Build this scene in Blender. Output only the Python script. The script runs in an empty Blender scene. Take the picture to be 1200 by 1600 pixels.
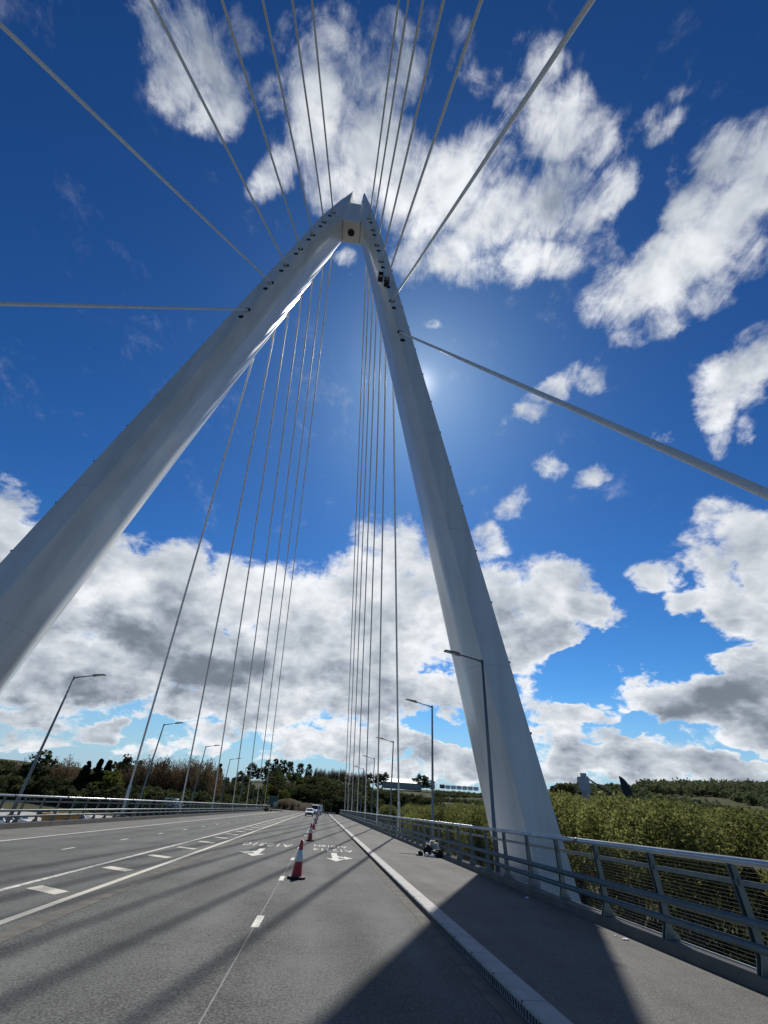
import bpy, bmesh, math, random
import numpy as np
from mathutils import Vector, Matrix, Euler
random.seed(7); rng = np.random.default_rng(7)
S = bpy.context.scene
COL = S.collection
R = math.radians

# ------------------------------------------------------------------ helpers
class MB:
    """collects verts and faces of one mesh"""
    def __init__(s): s.v = []; s.f = []; s.m = []; s.sm = []
    def add(s, vs, fs, mi=0, smooth=False):
        o = len(s.v); s.v += [tuple(map(float, p)) for p in vs]
        for f in fs: s.f.append(tuple(i + o for i in f)); s.m.append(mi); s.sm.append(smooth)
    def box(s, x0, x1, y0, y1, z0, z1, mi=0):
        vs = [(x, y, z) for z in (z0, z1) for y in (y0, y1) for x in (x0, x1)]
        s.add(vs, [(0,2,3,1),(4,5,7,6),(0,1,5,4),(2,6,7,3),(0,4,6,2),(1,3,7,5)], mi)
    def quad(s, a, b, c, d, mi=0): s.add([a, b, c, d], [(0,1,2,3)], mi)
    def tube(s, pts, r, n=10, mi=0, cap=True, smooth=True):
        pts = [Vector(p) for p in pts]; rs = r if isinstance(r, (list, tuple)) else [r] * len(pts)
        vs = []; fs = []
        for i, p in enumerate(pts):
            t = (pts[min(i+1, len(pts)-1)] - pts[max(i-1, 0)]).normalized()
            a = t.orthogonal() if abs(t.z) > .99 else t.cross(Vector((0,0,1)))
            a.normalize(); b = t.cross(a)
            for k in range(n):
                w = 2*math.pi*(k+.5)/n
                vs.append(p + rs[i]*(math.cos(w)*a + math.sin(w)*b))
        for i in range(len(pts)-1):
            for k in range(n):
                k2 = (k+1) % n
                fs.append((i*n+k, i*n+k2, (i+1)*n+k2, (i+1)*n+k))
        s.add(vs, fs, mi, smooth)
        if cap:
            o = len(s.v) - len(vs)
            s.f.append(tuple(o+k for k in reversed(range(n)))); s.m.append(mi); s.sm.append(False)
            e = o + (len(pts)-1)*n
            s.f.append(tuple(e+k for k in range(n))); s.m.append(mi); s.sm.append(False)
    def lathe(s, prof, c=(0,0,0), n=24, mi=0, smooth=True):
        vs = []; fs = []
        for r_, z in prof:
            for k in range(n):
                w = 2*math.pi*k/n; vs.append((c[0]+r_*math.cos(w), c[1]+r_*math.sin(w), c[2]+z))
        for i in range(len(prof)-1):
            for k in range(n):
                k2 = (k+1) % n; fs.append((i*n+k, i*n+k2, (i+1)*n+k2, (i+1)*n+k))
        s.add(vs, fs, mi, smooth)
    def prism(s, poly, axis, a, b, mi=0):
        """extrude a 2D polygon along x / y / z from a to b"""
        def P(u, v, w): return {'x': (w,u,v), 'y': (u,w,v), 'z': (u,v,w)}[axis]
        n = len(poly); vs = [P(u,v,a) for u,v in poly] + [P(u,v,b) for u,v in poly]
        fs = [tuple(range(n)), tuple(range(2*n-1, n-1, -1))] + [(i, n+i, n+(i+1) % n, (i+1) % n) for i in range(n)]
        s.add(vs, fs, mi)
    def mesh(s, name, mats, fix=True):
        me = bpy.data.meshes.new(name); me.from_pydata(s.v, [], s.f)
        for m in (mats if isinstance(mats, (list, tuple)) else [mats]): me.materials.append(m)
        me.polygons.foreach_set('material_index', s.m); me.polygons.foreach_set('use_smooth', s.sm)
        me.update()
        if fix and len(s.f) < 60000:
            bm = bmesh.new(); bm.from_mesh(me); bmesh.ops.recalc_face_normals(bm, faces=bm.faces); bm.to_mesh(me); bm.free()
        return me
    def build(s, name, mats, parent=None, loc=None, bevel=0, fix=True):
        o = bpy.data.objects.new(name, s.mesh(name, mats, fix)); COL.objects.link(o)
        if parent: o.parent = parent
        if loc is not None: o.location = loc
        if bevel:
            b = o.modifiers.new('Bevel', 'BEVEL'); b.width = bevel; b.segments = 2; b.limit_method = 'ANGLE'
        return o
def tag(o, label=None, cat=None, group=None, kind=None):
    if label: o['label'] = label
    if cat: o['category'] = cat
    if group: o['group'] = group
    if kind: o['kind'] = kind
    return o
def empty(name, loc=(0,0,0), rz=0.0):
    o = bpy.data.objects.new(name, None); COL.objects.link(o); o.location = loc; o.rotation_euler.z = rz
    o.empty_display_size = .2
    return o
KIDS = {}
def copy_tree(o, parent=None):
    c = o.copy(); COL.objects.link(c); c.parent = parent
    for ch in [x for x in o.children]: copy_tree(ch, c)
    return c

# ------------------------------------------------------------------ materials
def mat(name, col, rough=.6, metal=0., spec=.5, noise=0., nscale=5., bump=0., bscale=50., coat=0., col2=None, detail=6):
    m = bpy.data.materials.new(name); m.use_nodes = True; nt = m.node_tree; N = nt.nodes; L = nt.links
    p = N['Principled BSDF']; p.inputs['Base Color'].default_value = (*col, 1); p.inputs['Roughness'].default_value = rough
    p.inputs['Metallic'].default_value = metal; p.inputs['Specular IOR Level'].default_value = spec; p.inputs['Coat Weight'].default_value = coat
    p.inputs['Coat Roughness'].default_value = .15
    tc = N.new('ShaderNodeTexCoord')
    if noise or col2:
        n = N.new('ShaderNodeTexNoise'); n.inputs['Scale'].default_value = nscale; n.inputs['Detail'].default_value = detail; n.inputs['Roughness'].default_value = .6
        L.new(tc.outputs['Object'], n.inputs['Vector'])
        r = N.new('ShaderNodeMapRange'); r.inputs[1].default_value = .3; r.inputs[2].default_value = .7
        L.new(n.outputs['Fac'], r.inputs[0])
        mx = N.new('ShaderNodeMix'); mx.data_type = 'RGBA'
        c2 = col2 or tuple(c*(1-noise) for c in col)
        mx.inputs[6].default_value = (*c2, 1); mx.inputs[7].default_value = (*col, 1)
        L.new(r.outputs[0], mx.inputs[0]); L.new(mx.outputs[2], p.inputs['Base Color'])
    if bump:
        n2 = N.new('ShaderNodeTexNoise'); n2.inputs['Scale'].default_value = bscale; n2.inputs['Detail'].default_value = 4
        L.new(tc.outputs['Object'], n2.inputs['Vector'])
        b = N.new('ShaderNodeBump'); b.inputs['Strength'].default_value = bump; b.inputs['Distance'].default_value = .01
        L.new(n2.outputs['Fac'], b.inputs['Height']); L.new(b.outputs[0], p.inputs['Normal'])
    return m

def asphalt(name, lo, hi, grain, patch, rough=.62, spec=.5, seam=False):
    m = bpy.data.materials.new(name); m.use_nodes = True; nt = m.node_tree; N = nt.nodes; L = nt.links
    p = N['Principled BSDF']; p.inputs['Roughness'].default_value = rough; p.inputs['Specular IOR Level'].default_value = spec
    tc = N.new('ShaderNodeTexCoord')
    g = N.new('ShaderNodeTexNoise'); g.inputs['Scale'].default_value = grain; g.inputs['Detail'].default_value = 3; g.inputs['Roughness'].default_value = .75
    v = N.new('ShaderNodeTexVoronoi'); v.inputs['Scale'].default_value = grain*.8
    b = N.new('ShaderNodeTexNoise'); b.inputs['Scale'].default_value = patch; b.inputs['Detail'].default_value = 5; b.inputs['Roughness'].default_value = .6
    mp = N.new('ShaderNodeMapping'); mp.inputs['Scale'].default_value = (1, .12, 1)
    st = N.new('ShaderNodeTexNoise'); st.inputs['Scale'].default_value = 1.3; st.inputs['Detail'].default_value = 4
    for n in (g, v, b): L.new(tc.outputs['Object'], n.inputs['Vector'])
    L.new(tc.outputs['Object'], mp.inputs[0]); L.new(mp.outputs[0], st.inputs['Vector'])
    def math_(op, a, c):
        n = N.new('ShaderNodeMath'); n.operation = op
        for i, q in enumerate((a, c)):
            if isinstance(q, (int, float)): n.inputs[i].default_value = q
            else: L.new(q, n.inputs[i])
        return n.outputs[0]
    f = math_('ADD', math_('MULTIPLY', math_('SUBTRACT', g.outputs['Fac'], .5), 3.2), math_('MULTIPLY', math_('SUBTRACT', b.outputs['Fac'], .5), .9))
    f = math_('ADD', f, math_('MULTIPLY', math_('SUBTRACT', st.outputs['Fac'], .5), .8))
    f = math_('ADD', f, math_('MULTIPLY', math_('SUBTRACT', v.outputs['Distance'], .4), .5))
    f = math_('ADD', f, .5)
    if seam:   # lanes polished by wheels
        sx = N.new('ShaderNodeSeparateXYZ'); L.new(tc.outputs['Object'], sx.inputs[0])
        f = math_('ADD', f, math_('MULTIPLY', math_('COSINE', math_('MULTIPLY', math_('ADD', sx.outputs[0], -.87+.87), 2*math.pi/1.735), 0.), .10))
    sn_ = N.new('ShaderNodeTexNoise'); sn_.inputs['Scale'].default_value = 1.9; sn_.inputs['Detail'].default_value = 7; sn_.inputs['Roughness'].default_value = .7; L.new(tc.outputs['Object'], sn_.inputs['Vector'])
    so_ = N.new('ShaderNodeMapRange'); so_.inputs[1].default_value = .58; so_.inputs[2].default_value = .72; so_.inputs[4].default_value = .30; L.new(sn_.outputs['Fac'], so_.inputs[0])
    f = math_('SUBTRACT', f, so_.outputs[0])     # oil and damp stains
    mx = N.new('ShaderNodeMix'); mx.data_type = 'RGBA'; mx.inputs[6].default_value = (*lo, 1); mx.inputs[7].default_value = (*hi, 1)
    cl = N.new('ShaderNodeClamp'); L.new(f, cl.inputs[0]); L.new(cl.outputs[0], mx.inputs[0]); L.new(mx.outputs[2], p.inputs['Base Color'])
    bp = N.new('ShaderNodeBump'); bp.inputs['Strength'].default_value = .35; bp.inputs['Distance'].default_value = .006
    L.new(v.outputs['Distance'], bp.inputs['Height']); L.new(bp.outputs[0], p.inputs['Normal'])
    return m

def leaf_mat(name, a, b, trans=.35, nscale=.35):
    m = bpy.data.materials.new(name); m.use_nodes = True; nt = m.node_tree; N = nt.nodes; L = nt.links
    N.remove(N['Principled BSDF']); out = N['Material Output']
    ge = N.new('ShaderNodeNewGeometry'); oi = N.new('ShaderNodeObjectInfo'); tc = N.new('ShaderNodeTexCoord')
    n = N.new('ShaderNodeTexNoise'); n.inputs['Scale'].default_value = nscale; n.inputs['Detail'].default_value = 3
    L.new(tc.outputs['Object'], n.inputs['Vector'])
    ad = N.new('ShaderNodeMath'); ad.operation = 'MULTIPLY_ADD'; ad.inputs[1].default_value = .45
    L.new(ge.outputs['Random Per Island'], ad.inputs[0]); L.new(n.outputs['Fac'], ad.inputs[2])
    ad2 = N.new('ShaderNodeMath'); ad2.operation = 'MULTIPLY_ADD'; ad2.inputs[1].default_value = .5; 
    L.new(oi.outputs['Random'], ad2.inputs[0]); L.new(ad.outputs[0], ad2.inputs[2])
    r = N.new('ShaderNodeMapRange'); r.inputs[1].default_value = .5; r.inputs[2].default_value = 1.45; L.new(ad2.outputs[0], r.inputs[0])
    mx = N.new('ShaderNodeMix'); mx.data_type = 'RGBA'; mx.inputs[6].default_value = (*a, 1); mx.inputs[7].default_value = (*b, 1)
    L.new(r.outputs[0], mx.inputs[0])
    d = N.new('ShaderNodeBsdfDiffuse'); t = N.new('ShaderNodeBsdfTranslucent'); ms = N.new('ShaderNodeMixShader'); ms.inputs[0].default_value = trans
    L.new(mx.outputs[2], d.inputs[0]); L.new(mx.outputs[2], t.inputs[0]); L.new(d.outputs[0], ms.inputs[1]); L.new(t.outputs[0], ms.inputs[2]); L.new(ms.outputs[0], out.inputs[0])
    return m

M_road = asphalt('asphalt', (.018,.0185,.018), (.122,.124,.118), 34, .45, .8, .2, True)
M_foot = asphalt('footway_asphalt', (.042,.041,.038), (.15,.146,.134), 48, .5, .8, .22)
M_conc = mat('concrete', (.34,.33,.31), .8, noise=.25, nscale=2.2, bump=.4, bscale=60)
M_kerb = mat('kerb_concrete', (.36,.355,.335), .75, noise=.25, nscale=3, bump=.3, bscale=80)
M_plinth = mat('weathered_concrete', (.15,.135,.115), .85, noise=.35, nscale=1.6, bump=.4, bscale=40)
M_slot = mat('drain_slot', (.015,.015,.015), .9)
M_line = mat('road_paint', (.64,.625,.56), .65, noise=.45, nscale=7, bump=.3, bscale=60, col2=(.17,.17,.16))
M_liney = mat('aged_road_paint', (.50,.47,.385), .65, noise=.5, nscale=4, bump=.3, bscale=60, col2=(.36,.34,.28))
M_ghost = mat('erased_paint', (.135,.125,.105), .85, spec=.2, noise=.5, nscale=2.5, col2=(.06,.06,.055))
M_letter = mat('worn_lettering', (.60,.59,.53), .65, noise=.5, nscale=4, bump=.3, bscale=60, col2=(.17,.17,.155))
M_seam = mat('joint_sealant', (.17,.17,.16), .7, noise=.4, nscale=6)
def white_paint():
    m = mat('white_tower_paint', (.73,.73,.705), .34, spec=.5, noise=.14, nscale=.22, coat=.5, bump=.06, bscale=1.2)
    nt = m.node_tree; N = nt.nodes; L = nt.links; p = N['Principled BSDF']; src = p.inputs['Base Color'].links[0].from_socket
    tc = N.new('ShaderNodeTexCoord'); mp = N.new('ShaderNodeMapping'); mp.inputs['Scale'].default_value = (1.1, 1.1, .05); L.new(tc.outputs['Object'], mp.inputs[0])
    n = N.new('ShaderNodeTexNoise'); n.inputs['Scale'].default_value = 1.0; n.inputs['Detail'].default_value = 6; L.new(mp.outputs[0], n.inputs['Vector'])
    r = N.new('ShaderNodeMapRange'); r.inputs[1].default_value = .45; r.inputs[2].default_value = .75; r.inputs[3].default_value = 1.0; r.inputs[4].default_value = .82; L.new(n.outputs['Fac'], r.inputs[0])
    sp = N.new('ShaderNodeSeparateXYZ'); L.new(tc.outputs['Object'], sp.inputs[0])
    # weld seams round the legs every nine metres
    a = N.new('ShaderNodeMath'); a.operation = 'PINGPONG'; a.inputs[1].default_value = 4.5; L.new(sp.outputs[2], a.inputs[0])
    s = N.new('ShaderNodeMapRange'); s.inputs[1].default_value = .02; s.inputs[2].default_value = .06; s.inputs[3].default_value = .88; s.inputs[4].default_value = 1.0; L.new(a.outputs[0], s.inputs[0])
    k = N.new('ShaderNodeMath'); k.operation = 'MULTIPLY'; L.new(r.outputs[0], k.inputs[0]); L.new(s.outputs[0], k.inputs[1])
    v = N.new('ShaderNodeVectorMath'); v.operation = 'SCALE'; L.new(src, v.inputs[0]); L.new(k.outputs[0], v.inputs[3]); L.new(v.outputs[0], p.inputs['Base Color'])
    return m
M_white = white_paint()
M_whitebox = mat('white_cover_paint', (.78,.77,.74), .4, noise=.1, nscale=.5)
M_hole = mat('dark_opening', (.012,.013,.015), .8)
M_edge = mat('galvanised_lug', (.25,.26,.27), .5, metal=.6)
M_cable = mat('cable_sheath', (.70,.70,.69), .52, spec=.5, noise=.12, nscale=.8)
M_rail = mat('grey_rail_paint', (.18,.215,.21), .38, metal=.25, noise=.3, nscale=5, bump=.15, bscale=60)
M_toprail = mat('aluminium_top_rail', (.74,.75,.73), .28, metal=.4, noise=.25, nscale=3)
M_mesh = mat('mesh_wire', (.06,.072,.072), .6, metal=.2)
M_lamp = mat('lamp_grey', (.16,.18,.19), .4, metal=.5, noise=.2, nscale=2)
M_lens = mat('lamp_glass', (.55,.56,.55), .2)
M_black = mat('black_rubber', (.018,.018,.02), .7, noise=.3, nscale=20)
M_red = mat('cone_red', (.58,.05,.028), .45, noise=.25, nscale=12)
M_reflect = mat('reflective_sleeve', (.72,.73,.74), .35, noise=.15, nscale=20)
M_carw = mat('white_car_paint', (.80,.81,.82), .22, coat=.6)
M_glass = mat('car_glass', (.02,.025,.03), .08, spec=.8)
M_tyre = mat('tyre', (.02,.02,.02), .8)
M_rim = mat('wheel_rim', (.45,.46,.47), .35, metal=.8)
M_headl = mat('headlight_glass', (.7,.72,.75), .15)
M_earth = mat('bare_earth', (.040,.029,.019), .95, spec=.08, noise=.5, nscale=.35, bump=.6, bscale=4, col2=(.035,.032,.018))
M_bark = mat('bark', (.11,.095,.075), .9, noise=.4, nscale=6)
M_willow = leaf_mat('willow_leaf', (.048,.062,.02), (.27,.275,.09), .46)
M_brown = leaf_mat('spring_twig', (.045,.034,.024), (.21,.155,.088), .3)
M_dark = leaf_mat('conifer_needle', (.008,.016,.010), (.020,.036,.020), .1)
M_green = leaf_mat('broad_leaf', (.027,.037,.019), (.108,.122,.052), .35)
M_yel = leaf_mat('fresh_leaf', (.05,.066,.016), (.20,.21,.055), .42)
M_wood = leaf_mat('far_leaf', (.05,.068,.034), (.17,.185,.09), .3, .02)

# ------------------------------------------------------------------ camera
CAM_H = 1.8
rows = [(0.99093,0.11808,0.06420),(-0.12034,0.56674,0.81506),(0.05985,-0.81539,0.57581)]
Mx = Matrix(rows)   # columns: picture right, picture down, view direction
cam = bpy.data.cameras.new('camera'); cam.lens = 663.8/1600*36; cam.sensor_width = 36; cam.clip_end = 8000; cam.clip_start = .05
co = bpy.data.objects.new('camera', cam); COL.objects.link(co); S.camera = co
r_, d_, f_ = Mx.col[0], Mx.col[1], Mx.col[2]
co.matrix_world = Matrix(((r_[0],-d_[0],-f_[0],0),(r_[1],-d_[1],-f_[1],0),(r_[2],-d_[2],-f_[2],CAM_H),(0,0,0,1)))

# ------------------------------------------------------------------ sun and sky
SUN_AZ, SUN_EL = 10.15, 52.2
sd = Vector((math.sin(R(SUN_AZ))*math.cos(R(SUN_EL)), math.cos(R(SUN_AZ))*math.cos(R(SUN_EL)), math.sin(R(SUN_EL))))
sl = bpy.data.lights.new('sun', 'SUN'); sl.energy = 5.0; sl.angle = R(.53); sl.color = (1, .955, .88)
so = bpy.data.objects.new('sun', sl); COL.objects.link(so); so.rotation_euler = sd.to_track_quat('Z', 'Y').to_euler()

CLOUDS = [
(-46.4,72.8,3.6,2.6,53,0.42),(-54.2,76.3,3.4,2.3,61,0.42),(35.2,78.3,3.0,2.2,-49,0.45),(53.9,78.7,2.7,2.1,-12,0.42),(68.1,66.4,2.2,1.9,-29,0.42),
(51.5,60.5,3.7,2.9,-39,0.4),(65.8,59.8,2.9,2.7,-70,0.5),(27.0,63.9,5.0,2.6,-17,0.7),(-16.8,75.1,3.9,3.9,24,0.8),(52.9,50.8,3.4,2.6,-26,0.8),
(-65.1,67.7,3.2,5.1,22,1.05),(-55.8,67.8,3.1,3.2,36,1.0),(-71.1,65.9,2.8,2.0,62,0.85),(-60.5,68.0,3.8,2.9,66,1.0),(-64.5,71.7,2.9,2.3,71,0.8),
(-70.0,64.2,1.0,1.6,23,0.4),(-55.4,65.4,2.6,1.3,44,0.6),(-34.8,68.2,4.0,2.1,68,0.8),(-51.2,71.4,2.7,1.2,71,0.55),(-36.9,79.1,3.9,5.0,-9,0.75),
(-28.9,75.0,3.8,5.2,36,0.95),(-15.6,71.3,4.1,3.3,22,0.9),(-41.5,75.7,3.0,2.7,15,0.6),(-57.3,78.2,2.2,1.3,64,0.4),(-37.0,81.8,3.1,1.8,23,0.55),
(-6.0,80.2,4.2,3.4,13,0.85),(-6.0,75.0,4.5,3.7,-2,1.0),(-21.6,82.8,4.0,1.9,29,0.7),(-23.6,78.5,3.7,3.9,31,0.8),(22.9,83.9,4.1,2.4,-43,0.7),
(32.0,81.4,2.7,2.1,-70,0.55),(43.1,78.4,1.3,0.8,-35,0.4),(7.8,70.6,4.9,4.6,0,1.05),(20.7,71.8,4.7,3.8,-12,1.1),(7.5,65.7,3.3,3.5,-16,0.95),
(18.4,66.7,4.3,3.1,-9,1.0),(32.8,68.2,5.4,4.0,-23,1.1),(32.5,72.9,4.2,2.8,-7,0.85),(38.2,62.5,4.9,3.2,-18,0.95),(47.0,66.3,5.0,4.4,-36,1.1),
(52.7,71.8,4.6,3.8,-58,1.05),(55.9,75.9,2.6,2.8,-65,0.85),(45.3,75.3,2.4,2.2,-58,0.7),(60.2,68.4,3.6,2.6,-65,0.85),(57.9,64.3,3.1,3.2,-74,0.8),
(61.7,72.0,2.2,1.8,-53,0.6),(30.8,77.3,1.5,1.2,-23,0.25),(46.0,55.2,2.6,2.9,-32,0.75),(52.0,54.7,4.2,4.3,-38,1.05),(57.8,54.5,3.9,4.7,-43,1.05),
(64.9,57.2,3.2,2.8,-69,0.9),(64.7,53.4,4.1,4.3,-50,1.05),(71.7,57.7,3.2,2.5,-76,0.95),(74.8,56.4,2.3,3.2,-63,0.95),(69.6,54.4,3.3,3.0,-56,1.0),
(60.5,49.8,3.0,2.4,-33,0.85),(65.9,49.2,2.4,2.5,-50,0.75),(49.5,50.4,2.1,1.8,-11,0.8),(69.7,64.4,1.8,1.2,-41,0.5),(73.9,65.5,1.2,1.0,-35,0.3),
(57.2,41.2,3.0,2.9,-23,1.0),(54.4,38.9,2.4,3.3,-32,0.85),(52.6,35.5,1.6,2.0,-28,0.7),(59.8,40.2,1.9,3.7,-38,0.9),(61.5,43.7,1.9,1.8,-42,0.6),
(56.0,35.5,1.5,2.6,-31,0.6),(35.3,48.0,3.8,1.8,2,0.95),(31.2,46.5,2.9,1.9,5,0.85),(42.0,48.1,2.8,2.0,-36,0.8),(27.1,46.0,1.4,1.0,8,0.5),
(45.4,45.7,1.2,1.0,19,0.35),(25.1,35.5,2.4,2.1,13,0.75),(30.7,39.0,2.2,1.9,40,0.75),(36.4,37.2,2.7,1.5,28,0.75),(13.4,58.5,1.6,0.7,-22,0.55),
(-10.0,65.3,2.2,1.4,17,0.6),(-8.8,63.2,1.7,1.1,16,0.5),(47.2,39.2,2.0,1.1,-58,0.45),(47.3,36.8,0.9,0.7,-24,0.3),(-41.6,23.7,2.4,2.9,28,0.9),
(-40.5,19.2,3.3,3.8,24,1.0),(-34.4,20.1,4.9,4.8,21,1.0),(-35.2,14.3,6.0,5.1,17,1.1),(-29.1,21.9,4.4,3.9,7,0.95),(-23.2,22.1,4.8,4.5,16,1.05),
(-24.3,17.2,7.8,5.7,14,1.2),(-16.4,21.2,6.7,4.7,12,1.1),(-9.7,21.6,6.3,4.8,10,1.05),(-3.5,21.7,5.7,5.3,7,1.0),(1.6,24.7,5.9,5.8,5,1.0),
(-28.0,10.2,9.0,3.9,11,1.1),(-16.4,13.6,11.9,4.6,4,1.2),(-4.1,15.3,9.4,5.7,6,1.1),(5.0,17.6,8.1,7.0,4,1.05),(7.0,29.3,4.7,5.9,3,1.0),
(7.3,23.4,5.0,5.8,3,1.0),(3.7,32.5,3.4,3.4,5,0.7),(10.4,26.8,4.2,5.0,1,0.9),(6.2,12.3,9.4,4.4,4,1.0),(17.7,30.2,4.1,4.2,-2,0.9),
(20.1,25.1,4.8,4.9,-2,1.0),(28.6,24.5,5.9,4.3,-6,1.0),(33.4,21.7,4.0,3.4,-29,0.95),(26.0,19.3,7.2,4.2,-13,1.1),(21.6,15.7,4.5,2.2,-1,0.8),
(21.7,31.6,3.2,2.9,-5,0.8),(14.5,21.9,4.9,6.4,0,0.95),(13.5,12.7,4.7,3.6,2,0.8),(40.8,24.6,3.1,2.3,-1,0.85),(42.2,21.5,2.9,1.8,-11,0.8),
(46.7,24.4,3.0,3.4,-15,0.9),(51.0,26.0,3.3,3.6,17,1.0),(50.5,22.1,2.9,3.8,-16,1.0),(47.2,19.6,3.6,2.9,-12,0.95),(48.8,17.3,2.9,3.1,-11,0.9),
(49.1,28.7,2.2,2.0,5,0.7),(43.2,11.4,8.1,2.9,7,1.1),(37.8,12.4,5.3,2.3,-3,0.95),(46.8,14.0,4.1,2.6,4,1.0),(33.7,13.9,2.6,0.9,-3,0.6),
(28.9,10.7,4.7,1.7,-1,0.75),(45.6,9.5,4.3,3.4,-3,1.1),(-30.0,5.6,4.9,1.9,14,0.9),(-23.6,5.3,4.6,1.8,7,0.85),(-28.8,3.0,5.5,1.5,6,0.7),
(-16.4,8.7,8.0,2.4,7,0.95),(-7.6,9.1,8.0,2.8,6,1.0),(-13.4,5.8,4.0,1.7,6,0.7),(-3.3,6.1,4.4,2.0,5,0.85),(2.0,6.4,6.7,2.7,4,0.95),
(8.0,7.5,5.3,2.7,3,0.9),(13.3,5.8,4.4,2.3,3,0.9),(17.0,5.3,4.3,2.3,3,0.9),(-19.3,3.7,4.3,1.2,6,0.5),(9.6,4.3,8.7,1.1,3,0.7),
(-5.2,4.6,5.7,1.2,4,0.6),(28.0,5.7,5.2,2.4,1,1.0),(34.3,6.1,5.9,2.4,1,1.05),(26.4,8.1,3.4,2.6,1,0.9),(32.3,8.2,5.6,1.6,0,0.85),
(40.1,5.4,4.4,1.5,-10,1.0),(43.5,5.1,2.8,1.3,0,0.9),(24.8,11.4,2.8,2.7,0,0.7),(38.3,8.1,3.9,1.1,-1,0.35),
]
GREYS = [
(-22.6,15.7,9.8,3.9,12,0.75),(-15.4,12.7,11.3,3.5,4,0.95),(-28.5,8.5,6.0,2.2,10,0.8),(-34.0,11.7,4.0,3.1,14,0.45),(-6.9,12.7,6.8,3.7,7,0.6),
(1.1,13.5,6.3,3.0,5,0.5),(-9.0,8.2,5.8,1.5,6,0.5),(6.3,10.2,7.0,2.8,3,0.45),(2.2,19.0,6.6,4.0,5,0.4),(25.3,19.7,8.0,3.5,-13,0.75),
(22.4,16.1,5.3,2.2,-1,0.7),(33.3,21.0,4.0,2.2,-18,0.4),(42.0,11.2,8.3,2.1,7,0.9),(46.3,12.9,4.4,2.2,-6,0.6),(45.4,9.0,3.8,2.3,-3,0.7),
(32.3,5.2,4.8,1.5,1,0.55),(37.4,5.0,3.3,1.4,1,0.45),(8.1,5.5,7.4,1.7,3,0.5),(16.2,4.3,4.3,1.2,3,0.4),(-29.3,4.0,4.5,1.0,7,0.4),
(2.2,4.2,5.9,1.0,4,0.4),(28.3,7.2,3.3,1.3,1,0.45),(45.5,68.0,5.7,4.9,-35,0.25),(-3.3,78.1,4.4,5.6,11,0.25),(59.5,55.1,4.4,4.6,-45,0.2),
(68.6,54.4,2.9,3.1,-55,0.2),(57.9,40.5,2.0,1.9,-36,0.25),(-65.2,68.7,3.2,2.7,71,0.2),(-35.3,77.7,4.8,4.2,42,0.22),(5.5,71.1,4.2,3.4,2,0.25),
]
GAPS = [
(60.2,60.1,2.8,2.8,-72,0.6),(25.9,76.7,3.1,2.8,-18,0.35),(13.4,8.4,4.9,1.4,2,0.85),(-20.4,5.8,1.8,1.8,65,0.9),(-25.1,3.1,3.6,0.8,17,0.7),
(-10.4,3.9,2.3,1.0,5,0.8),(32.2,16.4,5.8,1.7,6,1.0),(28.8,13.8,3.9,1.2,13,0.9),(25.0,7.5,1.4,2.6,1,0.3),(14.9,33.6,3.4,5.1,-2,0.5),
(40.5,17.3,3.6,2.4,-31,0.8),(35.7,9.4,3.5,0.9,-1,0.6),(2.3,18.2,2.5,3.2,-14,0.2),
]
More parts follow.
